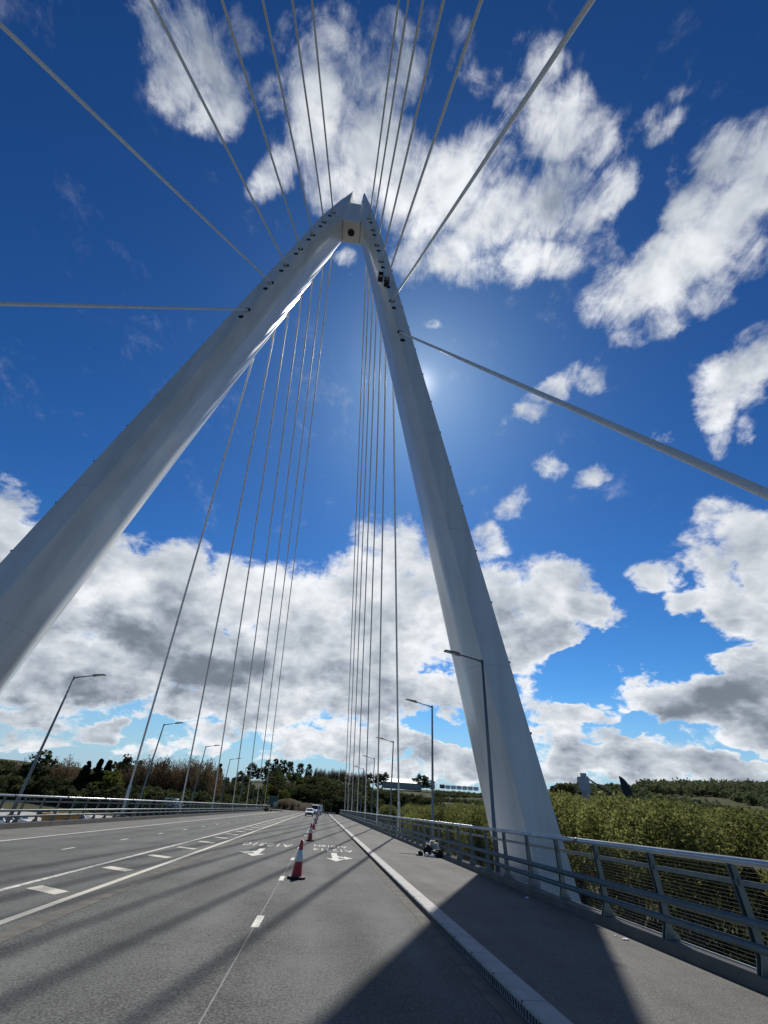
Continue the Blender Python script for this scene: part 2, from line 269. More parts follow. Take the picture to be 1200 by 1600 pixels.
def make_world():
    w = bpy.data.worlds.new('World'); S.world = w; w.use_nodes = True
    nt = w.node_tree; N = nt.nodes; L = nt.links
    bg = N['Background']; bg.inputs['Strength'].default_value = .1
    tc = N.new('ShaderNodeTexCoord'); D = tc.outputs['Generated']
    def put(i, q):
        if isinstance(q, (int, float)): i.default_value = q
        elif isinstance(q, (tuple, list)): i.default_value = q
        else: L.new(q, i)
    def m_(op, a, b=0., c=None):
        n = N.new('ShaderNodeMath'); n.operation = op; put(n.inputs[0], a); put(n.inputs[1], b)
        if c is not None: put(n.inputs[2], c)
        return n.outputs[0]
    def vm(op, a, b=None, sc=None):
        n = N.new('ShaderNodeVectorMath'); n.operation = op; put(n.inputs[0], a)
        if b is not None: put(n.inputs[1], b)
        if sc is not None: put(n.inputs[3], sc)
        return n.outputs['Value'] if op in ('LENGTH', 'DOT_PRODUCT') else n.outputs[0]
    def ss(x, a, b, lo=0., hi=1., t='SMOOTHSTEP'):
        n = N.new('ShaderNodeMapRange'); n.interpolation_type = t
        put(n.inputs[0], x); put(n.inputs[1], a); put(n.inputs[2], b); put(n.inputs[3], lo); put(n.inputs[4], hi); return n.outputs[0]
    def field(blobs, src, soft=.22, r0=1.45, r1=.30):
        acc = None; base = src
        for i, (az, el, ra, rb, tilt, wt) in enumerate(blobs):
            if i % 4 == 0 and acc is not None: src = vm('ADD', base, m_('MULTIPLY', acc, 1e-7))   # keeps the blobs in sequence
            az, el, t = R(az), R(el), R(tilt)
            c = Vector((math.cos(el)*math.sin(az), math.cos(el)*math.cos(az), math.sin(el)))
            ea = Vector((math.cos(az), -math.sin(az), 0)); up = Vector((-math.sin(el)*math.sin(az), -math.sin(el)*math.cos(az), math.cos(el)))
            a = ea*math.cos(t) + up*math.sin(t); b = c.cross(a)
            mp = N.new('ShaderNodeMapping'); mp.vector_type = 'TEXTURE'
            mp.inputs['Location'].default_value = c
            mp.inputs['Rotation'].default_value = Matrix((a, b, c)).transposed().to_euler()
            mp.inputs['Scale'].default_value = (R(ra), R(rb), 2.0)
            L.new(src, mp.inputs['Vector'])
            v = ss(vm('LENGTH', mp.outputs[0]), r0, r1, 0., wt)
            if acc is None: acc = v
            else:
                n = N.new('ShaderNodeMath'); n.operation = 'SMOOTH_MAX'; put(n.inputs[0], acc); put(n.inputs[1], v); n.inputs[2].default_value = soft; acc = n.outputs[0]
        return acc
    sep = N.new('ShaderNodeSeparateXYZ'); L.new(D, sep.inputs[0]); dz = sep.outputs[2]
    # perspective of a cloud deck: detail shrinks towards the horizon
    k = m_('DIVIDE', 1., m_('ADD', m_('MULTIPLY', m_('MAXIMUM', dz, 0.), .75), .40))
    q = vm('SCALE', D, sc=k)
    def noise(vec, scale, det, rough, dist=0., lac=2.1):
        n = N.new('ShaderNodeTexNoise'); put(n.inputs['Vector'], vec); n.inputs['Scale'].default_value = scale; n.inputs['Detail'].default_value = det
        n.inputs['Roughness'].default_value = rough; n.inputs['Distortion'].default_value = dist; n.inputs['Lacunarity'].default_value = lac
        return n.outputs['Fac'], n.outputs['Color']
    # warp the blob field so that outlines are not ellipses
    _, wc = noise(q, 4.5, 4, .55)
    wv = vm('SCALE', vm('SUBTRACT', wc, (.5,.5,.5)), sc=.12)
    Dw = vm('ADD', D, wv)
    cov = field(CLOUDS, Dw)
    gap = field(GAPS, Dw)
    gry = field(GREYS, Dw, .3, 1.6, .1)
    qs = N.new('ShaderNodeMapping'); qs.inputs['Rotation'].default_value = (0, 0, R(-18)); qs.inputs['Scale'].default_value = (1.15, .55, .8); L.new(q, qs.inputs[0]); qs = qs.outputs[0]   # wind-drawn wisps
    fb, wcol = noise(q, 6.0, 13, .63, .2)
    def billow(vec):       # heaped heads of cumulus
        n = N.new('ShaderNodeTexVoronoi'); n.feature = 'F1'; n.normalize = True; put(n.inputs['Vector'], vec)
        n.inputs['Scale'].default_value = 6.5; n.inputs['Detail'].default_value = 3.0; n.inputs['Roughness'].default_value = .45; n.inputs['Lacunarity'].default_value = 2.3
        return m_('SUBTRACT', .98, m_('MULTIPLY', n.outputs['Distance'], 1.6))
    qb = vm('ADD', q, vm('SCALE', vm('SUBTRACT', wcol, (.5,.5,.5)), sc=.05))
    bl = billow(qb); bl2 = billow(vm('ADD', qb, tuple(Vector((0, 0, .035))+sd*.03)))
    ws, _ = noise(qs, 9.0, 11, .66, .7)
    sunq = vm('ADD', q, tuple(sd*.05))
    fb2, _ = noise(sunq, 6.0, 4, .5, .2)
    fb3, _ = noise(q, 6.0, 4, .5, .2)
    fine, _ = noise(q, 25, 9, .64, .8)
    low = ss(dz, .62, .30)          # 1 near the horizon where heaped clouds stand
    amp = m_('ADD', 2.0, m_('MULTIPLY', low, -.25))
    fb = m_('ADD', m_('MULTIPLY', fb, m_('SUBTRACT', 1., m_('MULTIPLY', low, .55))), m_('MULTIPLY', bl, m_('MULTIPLY', low, .55)))
    keep = ss(cov, .0, .42, .14, 1.)
    d = m_('ADD', m_('SUBTRACT', cov, gap), m_('MULTIPLY', m_('MULTIPLY', m_('SUBTRACT', fb, .5), amp), keep))
    d = m_('ADD', d, m_('MULTIPLY', m_('MULTIPLY', m_('SUBTRACT', fine, .5), .75), ss(cov, .05, .4, .15, 1.)))
    d = m_('ADD', d, m_('MULTIPLY', m_('MULTIPLY', m_('SUBTRACT', ws, .5), m_('ADD', 1.7, m_('MULTIPLY', low, -1.55))), ss(cov, .05, .35, .04, 1.)))
    d = m_('ADD', m_('SUBTRACT', d, .15), m_('MULTIPLY', low, -.05))
    aw = ss(low, 0, 1, .92, .34, 'LINEAR')
    alpha = ss(d, 0., aw)
    thick = ss(d, .15, 1.0)
    # light: heads turned to the sun are white, cores and bases grey
    emb = m_('MULTIPLY', m_('SUBTRACT', fb3, fb2), m_('ADD', 1.5, m_('MULTIPLY', low, -.35)))
    big, _ = noise(q, 3.6, 3, .5, .3)
    g = m_('MULTIPLY', gry, m_('ADD', ss(big, .3, .65, .62, 1.12), m_('MULTIPLY', m_('SUBTRACT', fb3, .5), -.1)))
    rim = ss(d, .55, .05)
    lum = m_('ADD', m_('SUBTRACT', m_('SUBTRACT', .78, m_('MULTIPLY', low, .04)), m_('MULTIPLY', thick, .12)), m_('MULTIPLY', m_('MULTIPLY', rim, low), .24))
    emb = m_('ADD', m_('MULTIPLY', emb, m_('SUBTRACT', 1., m_('MULTIPLY', low, .55))), m_('MULTIPLY', m_('MULTIPLY', m_('SUBTRACT', bl, bl2), low), .80))
    lum = m_('ADD', m_('ADD', lum, emb), m_('MULTIPLY', m_('SUBTRACT', fine, .5), .10))
    lum = m_('SUBTRACT', lum, m_('MULTIPLY', g, .50))
    sunv = vm('DOT_PRODUCT', D, tuple(sd))
    near = ss(sunv, .55, 1.0)
    lum = m_('ADD', lum, m_('MULTIPLY', near, .12))
    for op, v in (('SMOOTH_MAX', .22), ('SMOOTH_MIN', .92)):
        n = N.new('ShaderNodeMath'); n.operation = op; put(n.inputs[0], lum); n.inputs[1].default_value = v; n.inputs[2].default_value = .16; lum = n.outputs[0]
    # grey clouds are a little bluer than white ones
    mc = N.new('ShaderNodeMix'); mc.data_type = 'RGBA'; put(mc.inputs[0], ss(lum, .15, .8, 0., 1., 'LINEAR'))
    mc.inputs[6].default_value = (.80, .97, 1.20, 1); mc.inputs[7].default_value = (.97, 1.0, 1.04, 1)
    cc = vm('SCALE', mc.outputs[2], sc=m_('MULTIPLY', lum, 10.0))
    sky = N.new('ShaderNodeTexSky'); sky.sky_type = 'NISHITA'; sky.sun_disc = False; sky.sun_elevation = R(SUN_EL); sky.sun_rotation = R(SUN_AZ)
    sky.air_density = 1.0; sky.dust_density = .25; sky.ozone_density = 1.6; sky.altitude = 50
    hs = N.new('ShaderNodeHueSaturation'); hs.inputs['Saturation'].default_value = 1.2; hs.inputs['Value'].default_value = 1.0; L.new(sky.outputs[0], hs.inputs['Color'])
    gm = N.new('ShaderNodeGamma'); gm.inputs[1].default_value = 1.55; L.new(vm('SCALE', hs.outputs[0], sc=.1), gm.inputs[0])
    deep = vm('MULTIPLY', gm.outputs[0], (7.5, 11.0, 11.6))
    hz = N.new('ShaderNodeMix'); hz.data_type = 'RGBA'; put(hz.inputs[0], ss(dz, .24, -.02, 0., .92)); L.new(deep, hz.inputs[6]); hz.inputs[7].default_value = (3.6, 4.8, 6.6, 1)
    glow = m_('ADD', m_('MULTIPLY', m_('POWER', m_('MAXIMUM', sunv, 0.), 2600.), 5.), m_('MULTIPLY', m_('POWER', m_('MAXIMUM', sunv, 0.), 260.), .8))
    mix = N.new('ShaderNodeMix'); mix.data_type = 'RGBA'; put(mix.inputs[0], alpha); L.new(vm('ADD', hz.outputs[2], vm('SCALE', (1., .97, .90), sc=glow)), mix.inputs[6]); L.new(cc, mix.inputs[7])
    L.new(mix.outputs[2], bg.inputs['Color'])
    w.cycles.sampling_method = 'MANUAL'; w.cycles.sample_map_resolution = 512
make_world()
S.view_settings.view_transform = 'Standard'; S.view_settings.look = 'None'; S.view_settings.exposure = .06; S.view_settings.gamma = 1

# ------------------------------------------------------------------ terrain
AZ = [-180,-100,-60,-35,-22,-12,-5,0,6,12,18,28,40,60,100,180]
DD = [0,30,60,100,150,200,250,320,400,500,650,900,1500,3000]
flat = [-10,-10,-10,-9,-8,-8,-7,-6,-4,-2,0,5,20,20]
TZ = np.array([flat, flat,
 [-10,-9,-5,-3,-2,-1,-1,0,2,4,8,14,40,60],
 [-10,-9,-4,-2.5,-1.8,-.8,-.2,1,3,6,12,22,52,70],
 [-10,-9,-6,-3.5,-2.2,-.8,0,1,4,8,14,24,48,60],
 [-10,-10,-8,-5,-3,-1.2,-.6,4,11,16,19,22,30,40],
 [-10,-10,-10,-8,-4,-.8,-.6,7,16,20,22,24,28,35],
 [-10,-10,-10,-8,-5,-.9,-.4,7,16,21,23,25,28,35],
 [-10,-10,-10,-9,-8,-4,-1,5,13,20,24,26,28,35],
 [-10,-10,-9,-8,-8,-6,-3,4,13,22,26,28,30,36],
 [-10,-9,-8,-7,-6.5,-5,-3,3,13,22,25,27,30,36],
 [-9,-8.5,-7.5,-6.5,-5,-3,-1,5,13,22,40,44,44,44],
 [-8,-8,-7,-6,-4,-2,0,6,13,23,43,46,46,46],
 [-8,-8,-7,-6,-4,-2,0,6,13,22,42,46,46,46],
 flat, flat], float)
def zt(x, y):
    az = math.degrees(math.atan2(x, y)); d = math.hypot(x, y)
    i = min(max(np.searchsorted(AZ, az)-1, 0), len(AZ)-2); j = min(max(np.searchsorted(DD, d)-1, 0), len(DD)-2)
    u = (az-AZ[i])/(AZ[i+1]-AZ[i]); v = min((d-DD[j])/(DD[j+1]-DD[j]), 1)
    u = u*u*(3-2*u)
    return float((TZ[i,j]*(1-u)+TZ[i+1,j]*u)*(1-v) + (TZ[i,j+1]*(1-u)+TZ[i+1,j+1]*u)*v)
def polar(az, d): return d*math.sin(R(az)), d*math.cos(R(az))
def make_ground():
    azs = np.concatenate([np.arange(-180,-50,6), np.arange(-50,60,1.0), np.arange(60,180,6)])
    ds = [3,10,20,30,40,50,60,75,90,110,130,150,175,200,225,250,280,320,360,400,450,500,570,650,760,900,1150,1500,2200,3000,6000]
    mb = MB(); n = len(azs); vs = [(0,0,-10)]
    for d in ds:
        for a in azs:
            x, y = polar(a, d); z = zt(x, y)
            z += (.35*math.sin(x*.11+y*.07)+.3*math.sin(x*.05-y*.13))*min(1, max(0, (d-60)/80.))*(0 if (abs(a+4) < 9 and d < 260) else 1)
            if d > 3500: z = 10
            vs.append((x, y, z))
    fs = [(0, 1+k, 1+(k+1) % n) for k in range(n)]
    for i in range(len(ds)-1):
        for k in range(n):
            k2 = (k+1) % n; fs.append((1+i*n+k, 1+(i+1)*n+k, 1+(i+1)*n+k2, 1+i*n+k2))
    mb.add(vs, fs, 0, True)
    # grass, scrub and bare soil
    m = bpy.data.materials.new('rough_ground'); m.use_nodes = True; nt = m.node_tree; N = nt.nodes; L = nt.links; p = N['Principled BSDF']; p.inputs['Roughness'].default_value = .95; p.inputs['Specular IOR Level'].default_value = .15
    tc = N.new('ShaderNodeTexCoord')
    def nz(s, d=6):
        n_ = N.new('ShaderNodeTexNoise'); n_.inputs['Scale'].default_value = s; n_.inputs['Detail'].default_value = d; L.new(tc.outputs['Object'], n_.inputs['Vector']); return n_.outputs['Fac']
    def mix(f, a, b):
        x_ = N.new('ShaderNodeMix'); x_.data_type = 'RGBA'
        L.new(f, x_.inputs[0])
        for i_, q in ((6, a), (7, b)):
            if isinstance(q, tuple): x_.inputs[i_].default_value = (*q, 1)
            else: L.new(q, x_.inputs[i_])
        return x_.outputs[2]
    def mr(f, a, b):
        r = N.new('ShaderNodeMapRange'); r.inputs[1].default_value = a; r.inputs[2].default_value = b; L.new(f, r.inputs[0]); return r.outputs[0]
    grass = mix(mr(nz(.03), .4, .6), (.040,.045,.017), (.066,.062,.027))
    grass = mix(mr(nz(.6), .35, .65), grass, (.034,.038,.015))
    soil = mix(mr(nz(.8, 8), .35, .65), (.070,.058,.042), (.030,.026,.019))
    sep = N.new('ShaderNodeSeparateXYZ'); L.new(tc.outputs['Object'], sep.inputs[0])
    low = N.new('ShaderNodeMapRange'); low.inputs[1].default_value = -7.6; low.inputs[2].default_value = -5.5; L.new(sep.outputs[2], low.inputs[0])
    L.new(mix(low.outputs[0], soil, grass), p.inputs['Base Color'])
    b = N.new('ShaderNodeBump'); b.inputs['Strength'].default_value = .6; b.inputs['Distance'].default_value = .2; L.new(nz(2.5), b.inputs['Height']); L.new(b.outputs[0], p.inputs['Normal'])
    tag(mb.build('ground', m, fix=False), kind='structure')
make_ground()
# far ridge on the left, distance haze painted into its bluish colour
def make_hill():
    mb = MB(); xs = np.linspace(-75, -8, 60); vs = []; fs = []
    for j, d in enumerate((1300, 1700, 2200, 2700)):
        for a in xs:
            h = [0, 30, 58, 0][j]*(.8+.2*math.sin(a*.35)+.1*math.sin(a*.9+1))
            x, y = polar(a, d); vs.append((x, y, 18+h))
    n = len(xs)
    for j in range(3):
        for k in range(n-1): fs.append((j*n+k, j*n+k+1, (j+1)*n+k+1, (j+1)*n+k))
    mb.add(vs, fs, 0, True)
    tag(mb.build('distant_hills', mat('hazy_far_hill', (.10,.125,.13), .95, spec=.1, noise=.3, nscale=.012)), kind='structure')
make_hill()

# ------------------------------------------------------------------ road deck
CX = -5.275                      # middle of the bridge
KERB, PLINTH = 2.55, 6.18        # inner faces on the right-hand side
def mir(x): return 2*CX - x
XL = mir(KERB)                   # left carriageway edge
Y0, Y1 = -150., 178.
def zr(x): return .011*x if x < 0 else 0.
def sheet(xs, ys, dz, mi, mb, uvz=None):
    vs = [(x, y, (uvz or zr)(x)+dz) for y in ys for x in xs]; n = len(xs)
    mb.add(vs, [(j*n+i, j*n+i+1, (j+1)*n+i+1, (j+1)*n+i) for j in range(len(ys)-1) for i in range(n-1)], mi)
mb = MB(); sheet([XL-.02, -8, 0, KERB+.02], list(np.linspace(Y0, Y1, 12)), 0, 0, mb)
road = tag(mb.build('road', M_road, fix=False), kind='structure')
# road beyond the bridge swings left in front of the mound
spine = [(CX, Y1), (CX, 195), (-8, 210), (-15, 223), (-28, 232), (-48, 237), (-80, 240)]
mb = MB(); vs = []
for i, (x, y) in enumerate(spine):
    a = Vector(spine[max(i-1, 0)]); b = Vector(spine[min(i+1, len(spine)-1)]); t = (b-a).normalized(); nrm = Vector((t.y, -t.x))
    for s in (-1, 1):
        p = Vector((x, y)) + nrm*s*(8.0 if i < 2 else 9)
        vs.append((p.x, p.y, -.1 if i else (-.14 if s < 0 else -.002)))
mb.add(vs, [(2*i, 2*i+1, 2*i+3, 2*i+2) for i in range(len(spine)-1)])
tag(mb.build('approach_road', M_road, fix=False), kind='structure')
def strip(name, x0, x1, y0, y1, m, dz=.004, parent=road, seg=1):
    mb = MB(); sheet([x0, x1] if not (x0 < 0 < x1) else [x0, 0, x1], list(np.linspace(y0, y1, seg+1)), dz, 0, mb)
    return mb.build(name, m, parent, fix=False)
strip('edge_line', -13.17, -12.99, -40, 172, M_line)
strip('inner_edge_line', -6.73, -6.58, -40, 172, M_line)
strip('inner_edge_line', -5.07, -4.90, -40, 172, M_liney)
strip('erased_line', -4.62, -4.30, -40, 120, M_ghost)
strip('dirt_strip', 2.28, 2.53, -40, 172, M_ghost)
strip('joint_line', -.948, -.932, -40, 172, M_seam, .0025)
strip('joint_line', -.1, -.085, 40, 172, M_seam, .0025)
for y in np.arange(-.72, 150, 5.9): strip('lane_dash', -.99, -.85, y-.5, y+.5, M_line, .007)
for y in np.arange(-6, 150, 5.85): strip('lane_dash', -9.69, -9.55, y+4.6, y+5.6, M_line)
k = 0
for y in np.arange(5.3, 125, 4.0):   # slanted bars of the hatched median
    mb = MB(); a = .62 + .08*math.sin(k*2.1); k += 1
    vs = [(-6.32, y+.15), (-5.42, y-.45), (-5.32, y+.0), (-6.22, y+.62)]
    mb.add([(x, yy, zr(x)+.004) for x, yy in vs], [(0,1,2,3)]); mb.build('hatch_bar', M_liney, road, fix=False)
def poly_mark(name, pts, m=M_line, dz=.004):
    mb = MB(); mb.add([(x, y, zr(x)+dz) for x, y in pts], [tuple(range(len(pts)))]); return mb.build(name, m, road)
def turn_arrow(x, y, side):
    """arrow towards the viewer with a branch to one side"""
    mb = MB()
    def P(L_): return [(x+u, y+v, zr(x+u)+.004) for u, v in L_]
    mb.add(P([(-.14, 1.15), (.14, 1.15), (.14, 4.0), (-.14, 4.0)]), [(0,1,2,3)])
    mb.add(P([(0, 0), (.42, 1.25), (.14, 1.15), (-.14, 1.15), (-.42, 1.25)]), [(0,1,2,3,4)])
    s = side
    mb.add(P([(.14*s, 1.9), (.42*s, 1.55), (.42*s, 2.0), (.14*s, 2.5)]), [(0,1,2,3)])
    mb.add(P([(.42*s, 1.05), (.80*s, 1.75), (.42*s, 2.45)]), [(0,1,2)])
    return mb.build('turn_arrow', M_line, road, fix=False)
turn_arrow(-2.62, 23.2, -1); turn_arrow(.88, 22.9, 1)
def lettering(txt, xc, y, w, h):
    c = bpy.data.curves.new('lettering', 'FONT'); c.body = txt; c.align_x = 'CENTER'; c.size = 1; c.offset = 0
    o = bpy.data.objects.new('lettering', c); COL.objects.link(o); bpy.context.view_layer.update()
    me = bpy.data.meshes.new_from_object(o); bpy.data.objects.remove(o)
    xs = [v.co.x for v in me.vertices]; ys = [v.co.y for v in me.vertices]
    sx = w/(max(xs)-min(xs)); sy = h/(max(ys)-min(ys)); y0 = min(ys); xm = (max(xs)+min(xs))/2
    for v in me.vertices:
        X = xc - (v.co.x-xm)*sx; Y = y - (v.co.y-y0)*sy; v.co = (X, Y, zr(X)+.004)
    me.materials.clear(); me.materials.append(M_letter)
    q = bpy.data.objects.new('lettering', me); COL.objects.link(q); q.parent = road
lettering('A12310', -2.62, 30.9, 2.6, 2.1); lettering('A12314', .88, 29.3, 2.1, 1.5); lettering('A1018N', .80, 32.0, 1.9, 1.5)

# kerb with drain slots
mb = MB(); mb.prism([(KERB, -.2), (KERB, .105), (KERB+.02, .125), (KERB+.31, .125), (KERB+.31, -.2)], 'y', Y0, Y1)
kerb = tag(mb.build('kerb', M_kerb), kind='structure')
mb = MB()
for y in np.arange(3.0, 40, .085): mb.box(KERB-.004, KERB+.01, y, y+.042, .012, .088)
mb.build('drain_slot', M_slot, kerb)
mb = MB()
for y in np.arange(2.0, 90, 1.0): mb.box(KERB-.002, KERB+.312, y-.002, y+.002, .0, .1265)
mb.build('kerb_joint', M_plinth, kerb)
mb = MB(); mb.quad((KERB+.31, Y0, .12), (PLINTH, Y0, .12), (PLINTH, Y1, .12), (KERB+.31, Y1, .12)); tag(mb.build('footway', M_foot, fix=False), kind='structure')
XPL = mir(PLINTH)
mb = MB(); sheet([XPL, XL-.02], [Y0, 60, Y1], .002, 0, mb); tag(mb.build('footway', M_foot, fix=False), kind='structure')
# steel deck below
def deck():
    mb = MB(); e = 8.35
    prof = [(mir(e), -.35), (mir(PLINTH)-.6, -.28), (CX, -.22), (PLINTH+.6, -.16), (e, -.20), (e, -.75), (e-2.2, -1.5), (5.0, -2.6), (mir(5.0), -2.6), (mir(e)+2.2, -1.5), (mir(e), -.75)]
    mb.prism(prof, 'y', Y0, Y1); tag(mb.build('bridge_deck', mat('deck_steel', (.42,.43,.43), .5, noise=.3, nscale=.6)), kind='structure')
deck()

# ------------------------------------------------------------------ parapets
def parapet(side):
    right = side > 0
    X = (lambda u: PLINTH+u) if right else (lambda u: mir(PLINTH)-u)     # u grows outwards
    z0 = 0 if right else -.19
    root = empty('parapet_railing', (0, 0, 0))
    tag(root, 'grey metal parapet railing with wire mesh along the footway at right' if right else 'far grey metal parapet railing beside the empty carriageway at left, before the parked cars', 'railing', 'parapet railings of the bridge')
    def pr(poly): return [(X(u), z+z0) for u, z in poly]
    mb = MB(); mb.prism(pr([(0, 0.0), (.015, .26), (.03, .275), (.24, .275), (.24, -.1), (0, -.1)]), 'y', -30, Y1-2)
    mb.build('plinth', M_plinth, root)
    mb = MB(); mb.prism(pr([(.30, -.15), (.30, .285), (.315, .285), (.315, -.15)]), 'y', -30, Y1-2); mb.build('edge_trim', M_toprail, root)
    ys = np.arange(-18.26, Y1-3, 2.0)[:98]
    pm = None
    for y in ys:
        if pm is None:
            mb = MB()
            # flared flat post leaning slightly inwards at the top
            a = [(.06, .276), (.34, .276), (.345, .30), (.245, .42), (.235, .80), (.21, 1.22), (.20, 1.47), (.115, 1.47), (.12, 1.2), (.13, .8), (.125, .45), (.07, .31)]
            for w in (-.05, .036): mb.prism([(X(u)-X(0), z+z0) for u, z in a], 'y', w, w+.014)
            mb.prism([(X(u)-X(0), z+z0) for u, z in [(.21, .29), (.235, .80), (.20, 1.47), (.178, 1.47), (.212, .8), (.19, .29)]], 'y', -.036, .036)
            pm = mb.mesh('post', M_rail)
        o = bpy.data.objects.new('post', pm); COL.objects.link(o); o.parent = root; o.location = (X(0), y, 0)
    def rail(name, u, z, r, m, n=12, sq=None):
        mb = MB()
        if sq: mb.prism([(X(u-sq[0]), z+z0-sq[1]), (X(u+sq[0]), z+z0-sq[1]), (X(u+sq[0]), z+z0+sq[1]), (X(u-sq[0]), z+z0+sq[1])], 'y', ys[0]-.6, ys[-1]+.6)
        else: mb.tube([(X(u), ys[0]-.6, z+z0), (X(u), ys[-1]+.6, z+z0)], r, n)
        return mb.build(name, m, root)
    rail('top_rail', .155, 1.515, .052, M_toprail)
    rail('mid_rail', .075, .83, .058, M_rail)
    rail('low_rail', .075, .565, .055, M_rail)
    rail('inner_rail', .165, 1.26, 0, M_rail, sq=(.022, .035))
    sm = None
    for y in ys[::3]:
        if sm is None:
            mb = MB(); mb.tube([(0, -.13, 0), (0, .13, 0)], .056, 12); sm = mb.mesh('rail_sleeve', M_rail)
        o = bpy.data.objects.new('rail_sleeve', sm); COL.objects.link(o); o.parent = root; o.location = (X(.155), y+.85, 1.515+z0)
    mb = MB()
    for i, z in enumerate(np.arange(.34, 1.46, .05)):
        u = .25 - .04*(z-.3)/1.1
        mb.tube([(X(u), ys[0], z+z0), (X(u), ys[-1], z+z0)], .0028, 4, cap=False)
    for y in np.arange(ys[0], ys[-1], .2):
        mb.tube([(X(.253), y, .30+z0), (X(.213), y, 1.46+z0)], (.0014 if right else .002), 3, cap=False)
    mb.build('mesh_panel', M_mesh, root, fix=False)
    return root
parapet(1); parapet(-1)

# ------------------------------------------------------------------ pylon
YM = 26.4
ZS = 66.8                        # underside of the head
def leg_so(z): return 16.90 + (.316-16.90)*z/80
def leg_w(z):
    f = max(0., min(1., (z-59)/8.)); return 2.30-.86*z/80 + .30*f*f
def leg_D(z):
    d = 5.0
    if z > 64: d -= 2.0*min(1, (z-64)/12.)
    return d
def leg_n(z):
    f = max(0., min(1., (z-54)/12.)); return 2.6-.55*z/80 + .65*f*f
def leg_bw(z): return 1.65-.7*z/80
def leg_loop(z, head=False):
    so = leg_so(z); D = leg_D(z)/2; n = leg_n(z)/2; B = (so-leg_bw(z), -D); C = (0. if head else so-leg_w(z), -n)
    half = [(so, -D), B]
    if head:
        C = (max(.75, so-leg_w(z)), -1.35)
        for i in range(1, 9): q = i/8; half.append((B[0]+(C[0]-B[0])*q, B[1]+(C[1]-B[1])*q))
        for i in range(1, 5): half.append((C[0]*(1-i/4), -1.35))
        return half + [(u, -v) for u, v in reversed(half)]
    P = (B[0]+(C[0]-B[0])*.45, B[1]+(C[1]-B[1])*.45); Q = (C[0], -n*.55)
    for i in range(12):
        q = i/11; half.append(((1-q)**2*P[0]+2*q*(1-q)*C[0]+q*q*Q[0], (1-q)**2*P[1]+2*q*(1-q)*C[1]+q*q*Q[1]))
    return half + [(u, -v) for u, v in reversed(half)]
pyl = tag(empty('bridge_pylon', (CX, YM, 0)), 'tall white A shaped bridge pylon with two leaning legs meeting at a notched top', 'pylon')
ZT = 72.6
def make_leg(s):
    zs = [(z, False) for z in list(np.arange(-11, 56, 3)) + list(np.arange(56, ZS, 1.2)) + [ZS]] + [(z, True) for z in [ZS+.002] + list(np.arange(68, ZT, 1.2)) + [ZT]]
    mb = MB(); loops = [leg_loop(*z) for z in zs]; n = len(loops[0]); vs = []
    for (z, _), lp in zip(zs, loops): vs += [(s*u, v, z) for u, v in lp]
    fs = [(i*n+k, i*n+(k+1) % n, (i+1)*n+(k+1) % n, (i+1)*n+k) for i in range(len(zs)-1) for k in range(n)]
    mb.add(vs, fs, 0, True)
    mb.f.append(tuple((len(zs)-1)*n+k for k in range(n))); mb.m.append(0); mb.sm.append(False)
    o = mb.build('leg', M_white, pyl)
    me = o.data
    # keep the flat panels crisp
    b = bmesh.new(); b.from_mesh(me)
    for e in b.edges:
        if len(e.link_faces) == 2 and e.calc_face_angle(0) > R(22): e.smooth = False
    b.to_mesh(me); b.free()
    # horn at the top: the outer plate runs on above the notch
    mb = MB(); D = leg_D(ZT)/2-.02; so0 = leg_so(ZT)-.004
    A_ = [(s*so0, ZT-.3), (s*(so0-.20), ZT-.3), (s*.74, ZT), (s*.80, 77.1), (s*.90, 77.2)]
    A_ = [(s*leg_so(ZT-.3)-s*.004, ZT-.3), (s*.80, ZT-.3), (s*.80, 75.2), (s*.86, 77.2)]
    vs = [(u, -D, z) for u, z in A_] + [(u, D, z) for u, z in A_]; vs[3] = (A_[3][0], -D*.75, A_[3][1]); vs[7] = (A_[3][0], D*.75, A_[3][1])
    mb.add(vs, [(0,1,2,3),(4,7,6,5),(0,3,7,4),(1,5,6,2),(2,6,7,3),(0,4,5,1)]); mb.build('horn', M_white, o)
    mb = MB()
    for z in np.arange(2, 58, 3.6):
        so_ = leg_so(z); D = leg_D(z)/2
        mb.box(min(s*(so_-.02), s*(so_+.06)), max(s*(so_-.02), s*(so_+.06)), -D-.015, -D+.12, z, z+.10)
    mb.build('lifting_lug', M_edge, o)
    return o
legR = make_leg(1); legL = make_leg(-1)
# soffit plate of the head with its round port
sn = leg_so(ZS)-leg_w(ZS); nn = leg_n(ZS)/2
mb = MB(); mb.box(-sn-.02, sn+.02, -nn+.02, nn-.02, ZS-.22, ZS+.1); box = mb.build('soffit_plate', M_whitebox, pyl, bevel=.03)
mb = MB(); mb.tube([(0, 0, ZS-.26), (0, 0, ZS-.1)], .50, 28); mb.build('round_port', M_hole, box)
mb = MB(); mb.lathe([(.47, ZS-.30), (.60, ZS-.30), (.60, ZS-.2), (.47, ZS-.2)], (0, 0, 0), 28); mb.build('port_rim', M_whitebox, box)

